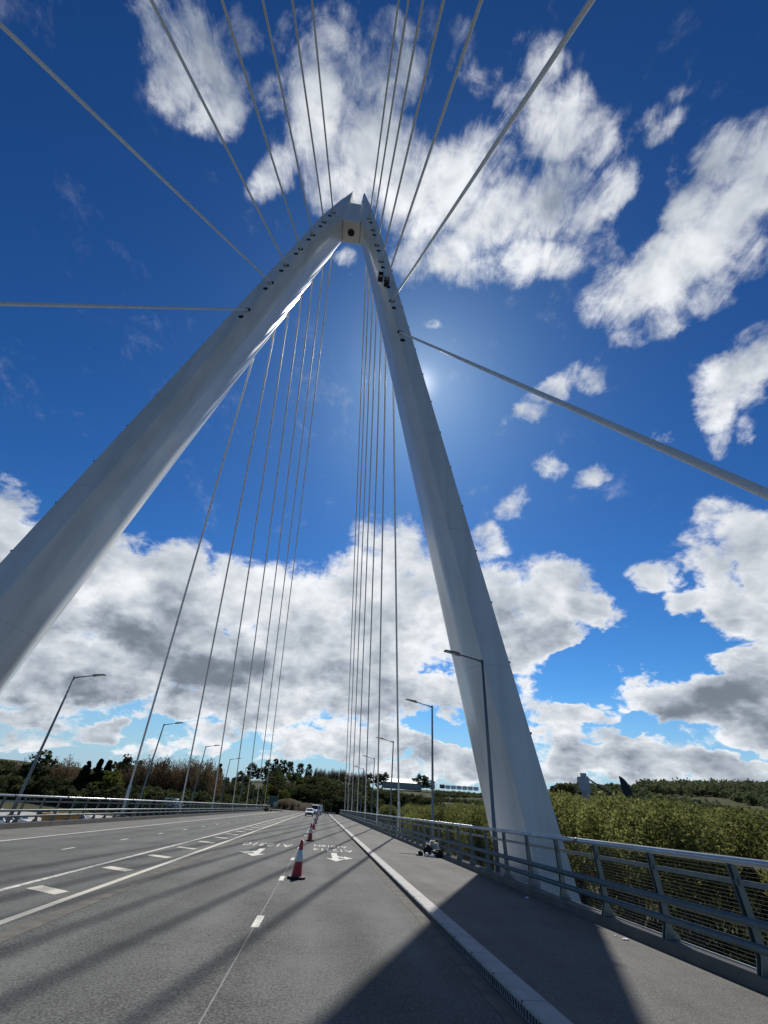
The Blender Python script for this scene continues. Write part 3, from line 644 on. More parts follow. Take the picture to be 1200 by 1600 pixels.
# stay cables: seven per leg on either side of the pylon
AN = [65.6, 62.1, 58.1, 54.2, 50.0, 46.0, 40.5]
NUM = ['topmost', 'second from the top', 'third from the top', 'middle', 'third from the bottom', 'second from the bottom', 'lowest']
XC = 7.8
sock = None
def face_pt(z, s, front):
    D = leg_D(z)/2; return Vector((CX + s*(leg_so(z)-leg_bw(z)*.72-.12), YM + (-D if front else D), z))
for s in (1, -1):
    sn = 'right' if s > 0 else 'left'
    for k in range(7):
        for front in (True, False):
            a = face_pt(AN[k], s, front)
            y = [-135, -110, -84, -60.5, -38.5, -17.6, 1.38][k] if front else (51.2+20*(6-k))
            x = XC if s > 0 else mir(XC)
            b = Vector((x, y, (.25 if s > 0 else .05)))
            dirn = (b-a).normalized(); a0 = a - dirn*.7
            L_ = (b-a).length; pts = []
            for t in np.linspace(0, 1, 25):
                p = a0.lerp(b, t); p.z -= .0003*L_*4*t*(1-t)*(1-(dirn.z)**2)**.5*1.5
                pts.append(p)
            mb = MB(); mb.tube(pts, .092, 12)
            if front: lab = f'{NUM[k]} of the overhead stay cables on the {sn} pylon leg'
            else: lab = f'{NUM[k]} far stay cable from the {sn} pylon leg down to the deck'
            o = tag(mb.build('stay_cable', M_cable), lab, 'cable', 'stay cables of the bridge')
            mb = MB(); q0 = b - dirn*(-.0); mb.tube([b - dirn*2.6, b], [.125, .15], 12); mb.tube([b-dirn*2.75, b-dirn*2.6], [.105, .16], 12)
            mb.build('anchor_sleeve', M_cable, o)
            mb = MB(); mb.box(b.x-.28, b.x+.28, b.y-.35, b.y+.35, b.z-.6, b.z+.02); mb.build('anchor_block', M_rail, o)
            if front:
                # dark sleeve mouth on the pylon face and the drain port below it
                lp = a - Vector((CX, YM, 0))
                mb = MB(); mb.tube([lp+Vector((0, -.012, 0)), lp+Vector((0, .05, 0))], .30, 20); mb.build('cable_socket', M_hole, pyl)
                mb = MB(); lp2 = face_pt(AN[k]-1.32, s, True) - Vector((CX, YM, 0)) + Vector((s*.02, 0, 0))
                mb.tube([lp2+Vector((0, -.012, 0)), lp2+Vector((0, .05, 0))], .25, 20); mb.build('drain_port', M_hole, pyl)
                mb = MB(); mb.tube([lp+Vector((0, .1, 0)), lp+dirn*.55], [.15, .13], 14); mb.build('cable_collar', M_cable, pyl)
# two dark rope access frames hanging on the right leg
g = tag(empty('access_frame', (0, 0, 0)), 'pair of small black open frames fixed high on the right pylon leg', 'frame')
for dx, dz, h in ((0, 0, 1.6), (.72, -.85, 1.5)):
    f = face_pt(49.2, 1, True) + Vector((-.85+dx, -.02, dz+.3)); mb = MB()
    for x0, x1, z0, z1 in ((-.27, -.15, 0, h), (.15, .27, 0, h), (-.15, .15, 0, .5), (-.15, .15, h-.14, h)): mb.box(f.x+x0, f.x+x1, f.y-.34, f.y+.01, f.z+z0, f.z+z1)
    mb.build('frame_box', M_black, g)

# ------------------------------------------------------------------ street lamps
def make_lamp():
    t = empty('street_lamp')
    mb = MB(); mb.lathe([(.0, -.5), (.115, -.5), (.115, 1.3), (.085, 1.42), (.078, 4.8), (.060, 8.62), (.0, 8.64)], n=14); mb.build('pole', M_lamp, t)
    mb = MB(); mb.tube([(0, 0, 8.5), (-.25, 0, 8.58), (-1.25, 0, 8.78)], [.06, .045, .036], 10); mb.build('arm', M_lamp, t)
    mb = MB(); mb.prism([(-1.15, 8.72), (-1.25, 8.85), (-1.55, 8.90), (-2.0, 8.93), (-2.05, 8.90), (-2.03, 8.87), (-1.3, 8.74)], 'y', -.15, .15)
    l = mb.build('lantern', M_lamp, t, bevel=.02)
    mb = MB(); mb.prism([(-1.45, 8.762), (-1.95, 8.848), (-1.95, 8.856), (-1.45, 8.770)], 'y', -.10, .10); mb.build('lens', M_lens, l)
    mb = MB(); mb.box(-.14, .14, -.14, .14, -.55, -.45); mb.build('base_plate', M_lamp, t)
    return t
lamp0 = make_lamp(); first = True
LY = [34.5, 56.0, 77.5, 99., 120.5, 142., 163.]
def put_lamp(x, y, z, rz, lab):
    global first
    o = lamp0 if first else copy_tree(lamp0); first = False
    o.location = (x, y, z); o.rotation_euler.z = rz; tag(o, lab, 'street lamp', 'street lamps along the bridge')
ORD = ['nearest', 'second nearest', 'third nearest', 'fourth nearest', 'fifth nearest', 'sixth nearest', 'seventh nearest', 'farthest']
put_lamp(7.5, 22.1, .05, 0, 'tall grey street lamp standing in front of the right pylon leg')
for i, y in enumerate(LY):
    put_lamp(7.5, y, .05, 0, f'{ORD[i]} grey street lamp beyond the pylon behind the right railing')
    put_lamp(-18.8, y, -.15, math.pi, f'{ORD[i]} grey street lamp behind the left railing')

# ------------------------------------------------------------------ cones
def make_cone():
    t = empty('traffic_cone')
    mb = MB(); P = [(-.27, -.15), (-.15, -.27), (.15, -.27), (.27, -.15), (.27, .15), (.15, .27), (-.15, .27), (-.27, .15)]
    mb.prism(P, 'z', 0.008, .055); mb.build('base', M_black, t, bevel=.01)
    def rad(z): return .165 + (.038-.165)*(z-.05)/.87
    mb = MB(); mb.lathe([(.19, .05), (rad(.09), .07), (rad(.40), .40)], n=20); mb.lathe([(rad(.68), .68), (rad(.90), .90), (.03, .925), (0, .925)], n=20); mb.build('body', M_red, t)
    mb = MB(); mb.lathe([(rad(.40)+.001, .398), (rad(.40)+.006, .402), (rad(.68)+.005, .678), (rad(.68)-.001, .682)], n=20); mb.build('reflective_sleeve', M_reflect, t)
    return t
cone0 = make_cone()
CO = ['large red and white traffic cone nearest the viewer', 'second traffic cone along the lane line, behind the nearest', 'third traffic cone along the lane line', 'fourth traffic cone along the lane line', 'fifth small traffic cone along the lane line', 'sixth tiny traffic cone near the white car', 'farthest tiny traffic cone beyond the white car']
for i, y in enumerate([17.1, 34.7, 52.4, 69.5, 89., 108., 126.]):
    o = cone0 if i == 0 else copy_tree(cone0)
    o.location = (-.5+.03*math.sin(i*2.3), y, .004); o.rotation_euler = (0, R([1.5,-2,3,-1,0,1,0][i]), .3*i); tag(o, CO[i], 'traffic cone', 'traffic cones along the lane line')

# ------------------------------------------------------------------ vehicles
def wheel(root, x, y, r=.32, w=.2):
    mb = MB(); mb.tube([(x-w/2, y, r), (x+w/2, y, r)], r, 18); t = mb.build('wheel', M_tyre, root)
    mb = MB(); mb.tube([(x-w/2-.01, y, r), (x+w/2+.01, y, r)], r*.62, 14); mb.build('rim', M_rim, t)
def car(name, loc, rz, paint, label, van=False, group=None, small=False, cat='car'):
    """nose towards -y"""
    t = tag(empty(name, loc, rz), label, cat, group)
    if van: L_, W, H = 5.4, 2.0, 2.3; low = [(-2.7,.35),(-2.72,.8),(-2.5,1.08),(-1.75,1.22),(2.7,1.22),(2.72,.35)]; top = [(-1.72,1.2),(-1.05,2.2),(-.8,2.3),(2.62,2.3),(2.7,1.2)]
    else: L_, W, H = 4.4, 1.8, 1.5; low = [(-2.2,.28),(-2.22,.6),(-2.1,.78),(-1.1,.95),(2.05,.98),(2.2,.8),(2.2,.28)]; top = [(-1.12,.93),(-.35,1.42),(.1,1.48),(1.3,1.46),(2.0,.96)]
    mb = MB(); mb.prism(low, 'x', -W/2, W/2); b = mb.build('body', paint, t, bevel=.06)
    mb = MB(); n = len(top); vs = []
    for s in (-1, 1): vs += [(s*(W/2-.06-(z-.9)*.16 if not van else W/2-.03-(z-1.2)*.06), y, z) for y, z in top]
    mb.add(vs, [tuple(range(n)), tuple(range(2*n-1, n-1, -1))] + [(i, n+i, n+(i+1) % n, (i+1) % n) for i in range(n)]); mb.build('cabin', paint, t, bevel=.03)
    (y0, z0), (y1, z1) = top[0], top[1]
    def wx(z): return (W/2-.06-(z-.9)*.16) if not van else W/2-.03-(z-1.2)*.06
    a, c = .12, .9
    p0 = (y0+(y1-y0)*a, z0+(z1-z0)*a); p1 = (y0+(y1-y0)*c, z0+(z1-z0)*c); off = -.012
    mb = MB(); mb.quad((-wx(p0[1])+.08, p0[0]+off-.02, p0[1]), (wx(p0[1])-.08, p0[0]+off-.02, p0[1]), (wx(p1[1])-.1, p1[0]+off-.02, p1[1]), (-wx(p1[1])+.1, p1[0]+off-.02, p1[1])); mb.build('windscreen', M_glass, t)
    for s in (-1, 1):
        mb = MB(); zz = (1.3, 2.0) if van else (1.0, 1.38)
        ya, yb = (y0+.45, .2) if van else (y0+.35, 1.55)
        mb.quad((s*(wx(zz[0])+.012), ya, zz[0]), (s*(wx(zz[0])+.012), yb, zz[0]), (s*(wx(zz[1])+.012), yb-(0 if van else .3), zz[1]), (s*(wx(zz[1])+.012), ya+.42, zz[1])); mb.build('side_window', M_glass, t)
        mb = MB(); f = low[1]; mb.box(s*(W/2-.32)-.2, s*(W/2-.32)+.2, f[0]-.03, f[0]+.15, f[1]-.02, f[1]+.14); mb.build('headlight', M_headl, t)
        for yy in (low[0][0]+.85, low[-1][0]-.85): wheel(t, s*(W/2-.1), yy, .36 if van else .32)
    mb = MB(); mb.box(-W/2+.1, W/2-.1, low[0][0]-.05, low[0][0]+.2, .26, .52); mb.build('bumper', M_black, t, bevel=.02)
    mb = MB(); mb.box(-.5, .5, low[1][0]-.035, low[1][0]+.1, low[1][1]-.06, low[1][1]+.08); mb.build('grille', M_black, t)
    return t
car('white_car', (-2.55, 121, .0), 0, M_carw, 'white car facing the viewer on the closed lane far ahead')
car('white_van', (-1.35, 146, .0), -.30, M_carw, 'white van standing close behind the white car', van=True, cat='van')
paints = [mat('paint_silver', (.5,.5,.5), .3), mat('paint_dark', (.03,.035,.045), .25), M_carw, mat('paint_blue', (.05,.08,.16), .3)]
def on_ground(az, d): x, y = polar(az, d); return (x, y, zt(x, y)+.02)
for i, (az, d, rz, p, lab) in enumerate([(-28.9, 92, 1.2, 2, 'white car parked leftmost below the left railing'), (-27.9, 96, 1.5, 0, 'silver car parked second from left below the left railing'), (-26.4, 90, 1.3, 0, 'pale car half hidden by the railing posts beside the yellow skip'),
    (-23.6, 100, 1.7, 2, 'white car parked just right of the yellow skip'), (-22.9, 108, 1.5, 2, 'second white car right of the yellow skip, farther back'), (-21.6, 98, 1.6, 0, 'silver car parked rightmost of the row below the railing'), (-25.6, 112, 1.2, 1, 'dark car parked behind the yellow skip')]):
    x, y, z = on_ground(az, d); car('parked_car', (x, y, z), rz, paints[p], lab, group='cars parked beyond the left railing')
x, y = polar(-15.3, 150); car('parked_van', (x, y, -.9), 1.4, M_carw, 'white box van roof showing above the left railing under the brown trees', van=True, cat='van')
for az, lab in ((-9.3, 'small white car glimpsed between cables above the left railing'), (-8.4, 'white car right of another, glimpsed above the left railing end')):
    x, y = polar(az, 190); car('parked_car', (x, y, .2), 1.5, M_carw, lab, group='cars parked beyond the left railing')
# yellow skip and concrete yard
def skip(az, d):
    x, y, z = on_ground(az, d); t = tag(empty('waste_skip', (x, y, z), .4), 'yellow orange waste skip standing in the yard below the left railing', 'skip')
    mb = MB(); mb.prism([(-2.0, 0.15), (-2.6, 2.2), (2.6, 2.2), (2.0, .15)], 'y', -1.1, 1.1); mb.build('body', mat('skip_yellow', (.42,.24,.04), .6, noise=.4, nscale=1.5), t)
    mb = MB()
    for u in (-1.8, -.6, .6, 1.8): mb.box(u-.06, u+.06, -1.16, 1.16, .2, 2.15)
    mb.box(-2.65, 2.65, -1.18, 1.18, 2.15, 2.27); mb.build('rib', mat('skip_rib', (.36,.20,.035), .6), t)
skip(-24.7, 95)
mb = MB(); pts = [polar(a, d) for a, d in ((-40, 70), (-33, 74), (-26, 76), (-20, 80), (-18.5, 128), (-24, 132), (-31, 120), (-40, 105))]
cx_ = sum(p[0] for p in pts)/8; cy_ = sum(p[1] for p in pts)/8
gr = 14; vs = []; 
for a in np.linspace(-40, -18.5, gr):
    for d in np.linspace(72, 128, gr): x, y = polar(a, d); vs.append((x, y, zt(x, y)+.35))
mb.add(vs, [(i*gr+j, i*gr+j+1, (i+1)*gr+j+1, (i+1)*gr+j) for i in range(gr-1) for j in range(gr-1)]); tag(mb.build('yard_paving', M_conc, fix=False), kind='structure')

# ------------------------------------------------------------------ heap of kit on the footway
from mathutils import noise as mnoise
def lump(name, c, r, m, seed, parent=None, amp=.3, fr=2.2, sub=4, rot=(0,0,0)):
    bm = bmesh.new(); bmesh.ops.create_icosphere(bm, subdivisions=sub, radius=1)
    for v in bm.verts:
        n = mnoise.fractal(v.co*fr + Vector((seed*7.3, seed, 0)), .9, 2.0, 5); n2 = abs(mnoise.noise(v.co*fr*2.5+Vector((seed, 3, 9))))
        v.co *= 1 + amp*n - amp*.5*n2
        v.co = Vector((v.co.x*r[0], v.co.y*r[1], v.co.z*r[2]))
        if v.co.z < -r[2]*.55: v.co.z = -r[2]*.55
    me = bpy.data.meshes.new(name); bm.to_mesh(me); bm.free(); me.materials.append(m)
    for p in me.polygons: p.use_smooth = True
    o = bpy.data.objects.new(name, me); COL.objects.link(o); o.parent = parent
    o.location = (c[0], c[1], c[2] + r[2]*.55); o.rotation_euler = rot; return o
M_cream = mat('cream_canvas', (.62,.60,.50), .85, noise=.25, nscale=8); M_cloth = mat('white_cloth', (.78,.78,.80), .85); M_navy = mat('black_nylon', (.012,.013,.017), .65, noise=.3, nscale=15)
FZ = .121
bag = tag(empty('rucksack', (5.62, 27.0, FZ)), 'black rucksack slumped upright on the footway in front of the cream jacket', 'rucksack')
lump('bag_body', (0, 0, 0), (.24, .2, .34), M_navy, 1, bag, .22); lump('pocket', (-.05, -.17, .02), (.15, .08, .15), M_navy, 2, bag, .2)
mb = MB(); mb.tube([(-.1, -.12, .42), (-.2, -.24, .32), (-.19, -.26, .14), (-.12, -.2, .04)], .022, 8); mb.tube([(.1, -.1, .42), (.17, -.22, .3), (.16, -.25, .12), (.1, -.2, .03)], .022, 8); mb.build('strap', M_black, bag)
ja = tag(empty('jacket', (5.95, 27.15, FZ)), 'cream canvas jacket draped over kit in the middle of the heap', 'jacket')
lump('jacket_body', (0, 0, 0), (.25, .28, .40), M_cream, 3, ja, .35, 1.8, 5); lump('sleeve', (-.22, -.16, .02), (.09, .1, .30), M_cream, 4, ja, .3, 2.2, 4, (.3, -.5, 0))
bx = tag(empty('kit_box', (6.12, 27.7, FZ+.0)), 'small pale grey lidded box at the back of the heap by the plinth', 'box')
mb = MB(); mb.box(-.16, .16, -.2, .2, 0, .46); mb.build('box_body', mat('box_grey', (.45,.45,.43), .6), bx, bevel=.02)
mb = MB(); mb.box(-.175, .175, -.215, .215, .46, .53); mb.build('lid', mat('box_lid', (.62,.62,.6), .5), bx, bevel=.02)
h2 = tag(empty('holdall', (6.0, 26.55, FZ)), 'low black holdall bag lying at the right of the heap', 'bag')
lump('bag_body', (0, 0, 0), (.33, .24, .20), M_navy, 6, h2, .3, 3); mb = MB(); mb.tube([(-.2, -.12, .2), (-.1, -.2, .3), (.1, -.2, .3), (.2, -.12, .2)], .018, 8); mb.build('strap', M_black, h2)
tag(lump('glove', (5.48, 26.62, FZ), (.10, .09, .10), M_cloth, 7, None, .35, 3), 'white crumpled glove bundle left of the two in front of the heap', 'gloves')
tag(lump('cloth_bundle', (5.75, 26.4, FZ), (.17, .10, .08), M_cloth, 8, None, .35, 3, 4, (0, 0, .2)), 'flat white cloth bundle lying in front of the black rucksack', 'cloth')
bt = tag(empty('boot', (5.22, 26.95, FZ), .3), 'black boot with a pale toe lying leftmost of the heap', 'boot')
lump('upper', (0, 0, 0), (.15, .09, .13), M_navy, 9, bt, .2); lump('toe', (-.19, 0, 0), (.08, .07, .06), mat('pale_toe', (.5,.47,.42), .7), 10, bt, .15)
for i, (x, y, s_) in enumerate(((5.93, 10.45, .045), (5.9, 10.75, .02), (5.85, 14.9, .05))):
    tag(lump('litter', (x, y, FZ), (s_*1.4, s_, s_*.4), M_cloth, 20+i, None, .4, 2, 2), ['scrap of white litter lying on the sunlit footway by the plinth', 'tiny crumb of white litter beside a larger scrap', 'white litter scrap lying in the dark shadow by the plinth'][i], 'litter')

# ------------------------------------------------------------------ mound, sign, barriers at the far end
def mound():
    mb = MB(); n = 26; vs = []
    for i in range(n):
        for j in range(n):
            u = -1+2*i/(n-1); v = -1+2*j/(n-1); rr = max(0, 1-(u*u+v*v)); x = -12+17*u; y = 250+13*v
            z = -.6 + (4.4*rr**1.1*(1-.42*u) + 1.1*mnoise.noise(Vector((x*.16, y*.16, 0))) + .5*mnoise.noise(Vector((x*.5, y*.5, 3))))*min(1, rr*2.5)
            vs.append((x, y, z))
    mb.add(vs, [(i*n+j, i*n+j+1, (i+1)*n+j+1, (i+1)*n+j) for i in range(n-1) for j in range(n-1)], 0, True)
    tag(mb.build('earth_mound', M_earth, fix=False), kind='structure')
mound()
M_sign = mat('sign_green', (.01,.10,.06), .4); M_signp = mat('sign_pale', (.22,.36,.33), .4); M_post = mat('sign_post', (.35,.36,.37), .5, metal=.5)
def sign(x, y, z, w, h, m, label, legs, rz=0, fy=0):
    t = tag(empty('road_sign', (x, y, z), rz), label, 'road sign')
    mb = MB(); mb.box(-w/2, w/2, -.03, .03, legs, legs+h); b = mb.build('panel', m, t)
    mb = MB(); bw = .06
    for q in ((-w/2+.04, w/2-.04, legs+.04, legs+.04+bw), (-w/2+.04, w/2-.04, legs+h-.04-bw, legs+h-.04), (-w/2+.04, -w/2+.04+bw, legs+.1, legs+h-.1), (w/2-.04-bw, w/2-.04, legs+.1, legs+h-.1)): mb.box(q[0], q[1], -.036, -.032, q[2], q[3])
    mb.build('border', M_reflect, b)
    for u in (-w*.32, w*.32):
        mb = MB(); mb.tube([(u, .08, 0), (u, .08, legs+h*.9)], .05, 10); mb.build('post', M_post, t)
sign(-17.6, 190, -.5, 3.4, 2.4, M_sign, 'large dark green road sign on two posts at the far left road side', 2.2)
sign(-15.9, 182, -.3, 1.3, 1.2, M_signp, 'small pale green road sign in front of the larger green one', 1.5)
def barrier(x, y, rz, lab):
    t = tag(empty('road_barrier', (x, y, 0.004), rz), lab, 'barrier', 'road barriers at the end of the cones')
    mb = MB(); mb.box(-1, 1, -.03, .03, .62, .85); b = mb.build('plank', M_reflect, t)
    mb = MB()
    for u in (-.8, -.2, .4): mb.box(u, u+.3, -.036, -.031, .62, .85)
    mb.build('red_stripe', M_red, b)
    for u in (-.8, .8):
        mb = MB(); mb.box(u-.05, u+.05, -.05, .05, 0, .62); mb.box(u-.1, u+.1, -.3, .3, 0, .08); mb.build('foot', M_black, t)
barrier(.6, 136, .15, 'red and white road barrier left of its twin beyond the cones'); barrier(2.9, 138, -.1, 'red and white road barrier right of its twin by the far railing end')
for i, (x, y, h_) in enumerate(((-8.3, 196, 2.6), (.9, 166, 3.2), (3.2, 176, 2.2))):
    t = tag(empty('marker_post', (x, y, -.1)), ['dark post standing before the brown mound', 'slim grey post at the far end of the road', 'short grey post near the far right railing end'][i], 'post')
    mb = MB(); mb.tube([(0,0,-.3), (0,0,h_)], .07, 8); mb.build('shaft', M_lamp if i else M_black, t); mb = MB(); mb.tube([(0,0,h_), (0,0,h_+.1)], .1, 8); mb.build('cap', M_lamp, t)

# ------------------------------------------------------------------ buildings on the hill
M_roof = mat('dark_roof', (.028,.032,.04), .5); M_wall = mat('pale_cladding', (.30,.31,.30), .6, noise=.15, nscale=.2); M_shine = mat('white_roof_sheet', (.6,.6,.6), .25)
def gable(name, az, d, L_, W, H, rise, wall, roof, label, cat, z=None, rz=0.):
    x, y = polar(az, d); t = tag(empty(name, (x, y, (zt(x, y) if z is None else z)-.3), rz-R(az)), label, cat)
    mb = MB(); mb.prism([(-W/2, 0), (-W/2, H), (0, H+rise), (W/2, H), (W/2, 0)], 'x', -L_/2, L_/2); mb.build('wall', wall, t)
    mb = MB(); e = .5
    for s in (-1, 1): mb.add([(u, s*(v), zz) for u in (-L_/2-e, L_/2+e) for v, zz in ((0.0, H+rise+.32), (W/2+e, H+.02), (W/2+e, H-.25), (0, H+rise+.05))], [(0,1,5,4),(1,2,6,5),(2,3,7,6),(0,3,2,1),(4,5,6,7),(0,4,7,3)])
    mb.build('roof', roof, t)
    for k in range(int(L_//8)):
        mb = MB(); u = -L_/2+4+8*k; mb.box(u-1.2, u+1.2, -W/2-.05, -W/2+.05, 1.2, 2.6); mb.build('window', M_glass, t)
gable('farm_shed', 8.75, 470, 36, 14, 4.6, 3.0, M_wall, M_roof, 'long shed with dark pitched roof on the hilltop left of the middle right lamp', 'shed', 20.5)
# row of glinting caravans / carriages with a dark one at its head
for i in range(7):
    x, y = polar(13.35+.62*i, 455); t = tag(empty('trailer', (x, y, 21.6), -R(13.35+.62*i)), 'dark trailer at the left head of the white row on the hill' if i == 0 else 'white trailer in the shining row on the hill beside the pylon', 'trailer', 'trailers parked in a row on the hill')
    mb = MB(); mb.box(-2.3, 2.3, -1.3, 1.3, .6, 3.4 if i == 0 else 3.2); mb.build('body', M_roof if i == 0 else M_carw, t, bevel=.2)
    mb = MB(); mb.box(-1.9, 1.9, -1.0, 1.0, 3.2 if i else 3.4, 3.35 if i else 3.55); mb.build('roof_hatch', M_shine if i else M_roof, t)
    for s in (-.7, .9):
        mb = MB(); mb.box(s-.5, s+.5, -1.34, -1.2, 1.7, 2.5); mb.build('window', M_glass, t)
    for s in (-.8, .8):
        mb = MB(); mb.tube([(s, -1.2, .4), (s, -.9, .4)], .38, 12); mb.build('wheel', M_tyre, t)
# pale silo with conveyor
x, y = polar(28.45, 480); z = 22.6
t = tag(empty('silo_tower', (x, y, z), -R(28.4)), 'pale concrete silo tower with a sloping conveyor on the wooded skyline', 'silo')
M_silo = mat('silo_cladding', (.56,.53,.53), .7, noise=.4, nscale=.3, col2=(.40,.385,.39))
mb = MB(); mb.prism([(-4.6, 4), (-5.2, 13.2), (-4.9, 15.2), (4.2, 15.6), (4.6, 4)], 'y', -3.5, 3.5); mb.box(-3.6, 3.4, -3, 3, -2, 4); mb.build('tower', M_silo, t)
mb = MB(); mb.box(-2.2, 2.9, -2.4, 2.4, 15.3, 18.2); mb.build('head_house', M_silo, t)
mb = MB(); mb.box(-5.5, -4.6, -2, 2, 10, 14.6); mb.build('side_duct', M_roof, t)
mb = MB(); mb.tube([(3.5, 0, 14.5), (14, 0, 7.2), (20, 0, 3)], .75, 8); mb.build('conveyor', mat('conveyor_brown', (.06,.05,.05), .7), t)
mb = MB(); mb.box(10.5, 11, -.3, .3, -4, 9); mb.box(16.5, 17, -.3, .3, -4, 5); mb.build('trestle', M_roof, t)
# dark curved tower
x, y = polar(32.3, 470); z = 22.4
t = tag(empty('dark_tower', (x, y, z), -R(32.3)), 'dark blue black tower with straight left side and curved right side on the skyline', 'tower')
prof = [(-3.0, -1), (-3.4, 16.2), (-2.6, 16.3), (-1.2, 15.4), (.6, 13.9), (2.2, 11.4), (3.2, 8.0), (4.2, 3), (4.8, -1)]
mb = MB(); mb.prism(prof, 'y', -2.4, 2.4); mb.build('shell', mat('dark_shell', (.014,.018,.024), .6, noise=.5, nscale=.5), t, bevel=.15)
mb = MB()
for q in (3.5, 7, 10.5): mb.box(-3.3, 3.0-(q/10)**2*1.2, -2.5, -2.38, q, q+.35)
mb.build('rib', M_black, t)

# ------------------------------------------------------------------ vegetation
def quads_mesh(name, C, U, V, m):
    """many leaf quads: centre, half axes"""
    n = len(C); P = np.stack([C-U-V, C+U-V, C+U+V, C-U+V], 1).reshape(-1, 3)
    me = bpy.data.meshes.new(name); me.vertices.add(n*4); me.vertices.foreach_set('co', P.astype(np.float32).ravel())
    me.loops.add(n*4); me.loops.foreach_set('vertex_index', np.arange(n*4, dtype=np.int32))
    me.polygons.add(n); me.polygons.foreach_set('loop_start', np.arange(0, n*4, 4, dtype=np.int32)); me.polygons.foreach_set('loop_total', np.full(n, 4, dtype=np.int32))
    me.materials.append(m); me.update(calc_edges=True); me.validate(); return me
def unit(n): v = rng.normal(size=(n, 3)); return v/np.linalg.norm(v, axis=1)[:, None]
def clump_crown(name, m, H, Rr, z0, ncl, per, leaf, squash=1., flat=.5, cone=False, gap=.75):
    """crown of leaf clusters through a volume, uneven outline"""
    Cs = []
    for _ in range(ncl):
        d = unit(1)[0]; rr = rng.uniform(.35, 1.0)**.6
        if cone:
            h = rng.uniform(0, 1); a = rng.uniform(0, 2*np.pi); q = (1-h)**.85*rng.uniform(.55, 1.05)
            c = np.array([Rr*q*np.cos(a), Rr*q*np.sin(a), z0+(H-z0)*h]); cr = Rr*(.16+.22*(1-h))
        else:
            c = np.array([d[0]*Rr*rr, d[1]*Rr*rr, z0+(H-z0)*(.5+.5*d[2]*rr*squash)]); cr = Rr*rng.uniform(.18, .36)
        o = unit(per)*rng.uniform(.2, 1, size=(per, 1))**.5*cr; o[:, 2] *= flat if not cone else .7
        Cs.append(c+o)
    C = np.concatenate(Cs); C = C[rng.uniform(size=len(C)) < gap+.25]; n = len(C)
    U = unit(n); W = unit(n); V = np.cross(U, W); V /= np.linalg.norm(V, axis=1)[:, None]
    s = leaf*rng.uniform(.5, 1.2, size=(n, 1)); return quads_mesh(name, C, U*s, V*s*.7, m)
def spray_crown(name, m, H, Rr, nsp, per, w, ln, droop=.0, z0=.1):
    """upright twiggy crown: fans of thin blades"""
    Cs = []; Us = []; Vs = []
    for _ in range(nsp):
        a = rng.uniform(0, 2*np.pi); lean = rng.uniform(0, 1)**.7; hh = H*rng.uniform(.72, 1.03)*(1-.28*lean**2)
        b = np.array([.25*Rr*np.cos(a)*lean, .25*Rr*np.sin(a)*lean, H*z0]); e = np.array([Rr*lean*np.cos(a), Rr*lean*np.sin(a), hh])
        t = rng.uniform(.12, 1, size=per); wob = rng.normal(size=(per, 3))*Rr*.10
        c = b+(e-b)*t[:, None]; c[:, :2] += (e-b)[:2]*0.25*(np.sin(t*np.pi))[:, None]; c += wob
        d = (e-b)/np.linalg.norm(e-b)*.8 + unit(per)*.45; d[:, 2] = np.abs(d[:, 2]); d /= np.linalg.norm(d, axis=1)[:, None]
        sd_ = np.cross(d, unit(per)); sd_ /= np.linalg.norm(sd_, axis=1)[:, None]
        Cs.append(c); Us.append(d*ln*rng.uniform(.5, 1.2, size=(per, 1))); Vs.append(sd_*w*rng.uniform(.6, 1.3, size=(per, 1)))
    return quads_mesh(name, np.concatenate(Cs), np.concatenate(Us), np.concatenate(Vs), m)
def stems_mesh(H, Rr):
    mb = MB()
    for k in range(9):
        a = 2.4*k; b = .35+.09*k; mb.tube([(.3*math.cos(a), .3*math.sin(a), -1), (b*math.cos(a), b*math.sin(a), H*.3), (Rr*.5*math.cos(a+.4)*b, Rr*.5*math.sin(a+.4)*b, H*.62)], [.10, .08, .03], 5, cap=False)
    return mb.mesh('trunk', M_bark, fix=False)
def trunk_mesh(H, r, limbs, Rr):
    mb = MB(); mb.tube([(0,0,-1), (.05*Rr,0,H*.3), (0,.04*Rr,H*.7)], [r, r*.75, r*.3], 8, cap=False)
    for k in range(limbs):
        a = 2*math.pi*k/limbs+.7; z = H*(.25+.35*k/limbs)
        mb.tube([(0,0,z), (math.cos(a)*Rr*.4, math.sin(a)*Rr*.4, z+H*.18), (math.cos(a)*Rr*.7, math.sin(a)*Rr*.7, z+H*.34)], [r*.45, r*.3, r*.1], 6, cap=False)
    return mb.mesh('trunk', M_bark, fix=False)
KIND = {}
def reg(kind, fn, nvar, H, Rr, tr=.2, limbs=5):
    KIND[kind] = ([fn() for _ in range(nvar)], [trunk_mesh(H, tr, limbs, Rr) for _ in range(nvar)], H)
reg('willow', lambda: spray_crown('crown', M_willow, 12, 3.5, 60, 100, .055, .19, 0, .36), 5, 12, 3, .16, 6)
KIND_ROUND = [clump_crown('crown', M_willow, 12, 3.9, 3.9, 120, 88, .12, 1., 1.15, gap=.8) for _ in range(4)]
KIND['willow'][0].extend(KIND_ROUND); KIND['willow'] = (KIND['willow'][0], [stems_mesh(12, 3.2) for _ in KIND['willow'][0]], 12)
reg('bare', lambda: spray_crown('crown', M_brown, 12, 3.8, 80, 60, .05, .28, 0, .2), 4, 12, 3.2, .18, 7)
reg('conifer', lambda: clump_crown('crown', M_dark, 12, 3.0, .6, 120, 34, .28, cone=True, gap=.8), 2, 12, 1, .22, 3)
reg('broad', lambda: clump_crown('crown', M_green, 12, 4.4, 2.2, 85, 40, .26), 4, 12, 4, .26, 7)
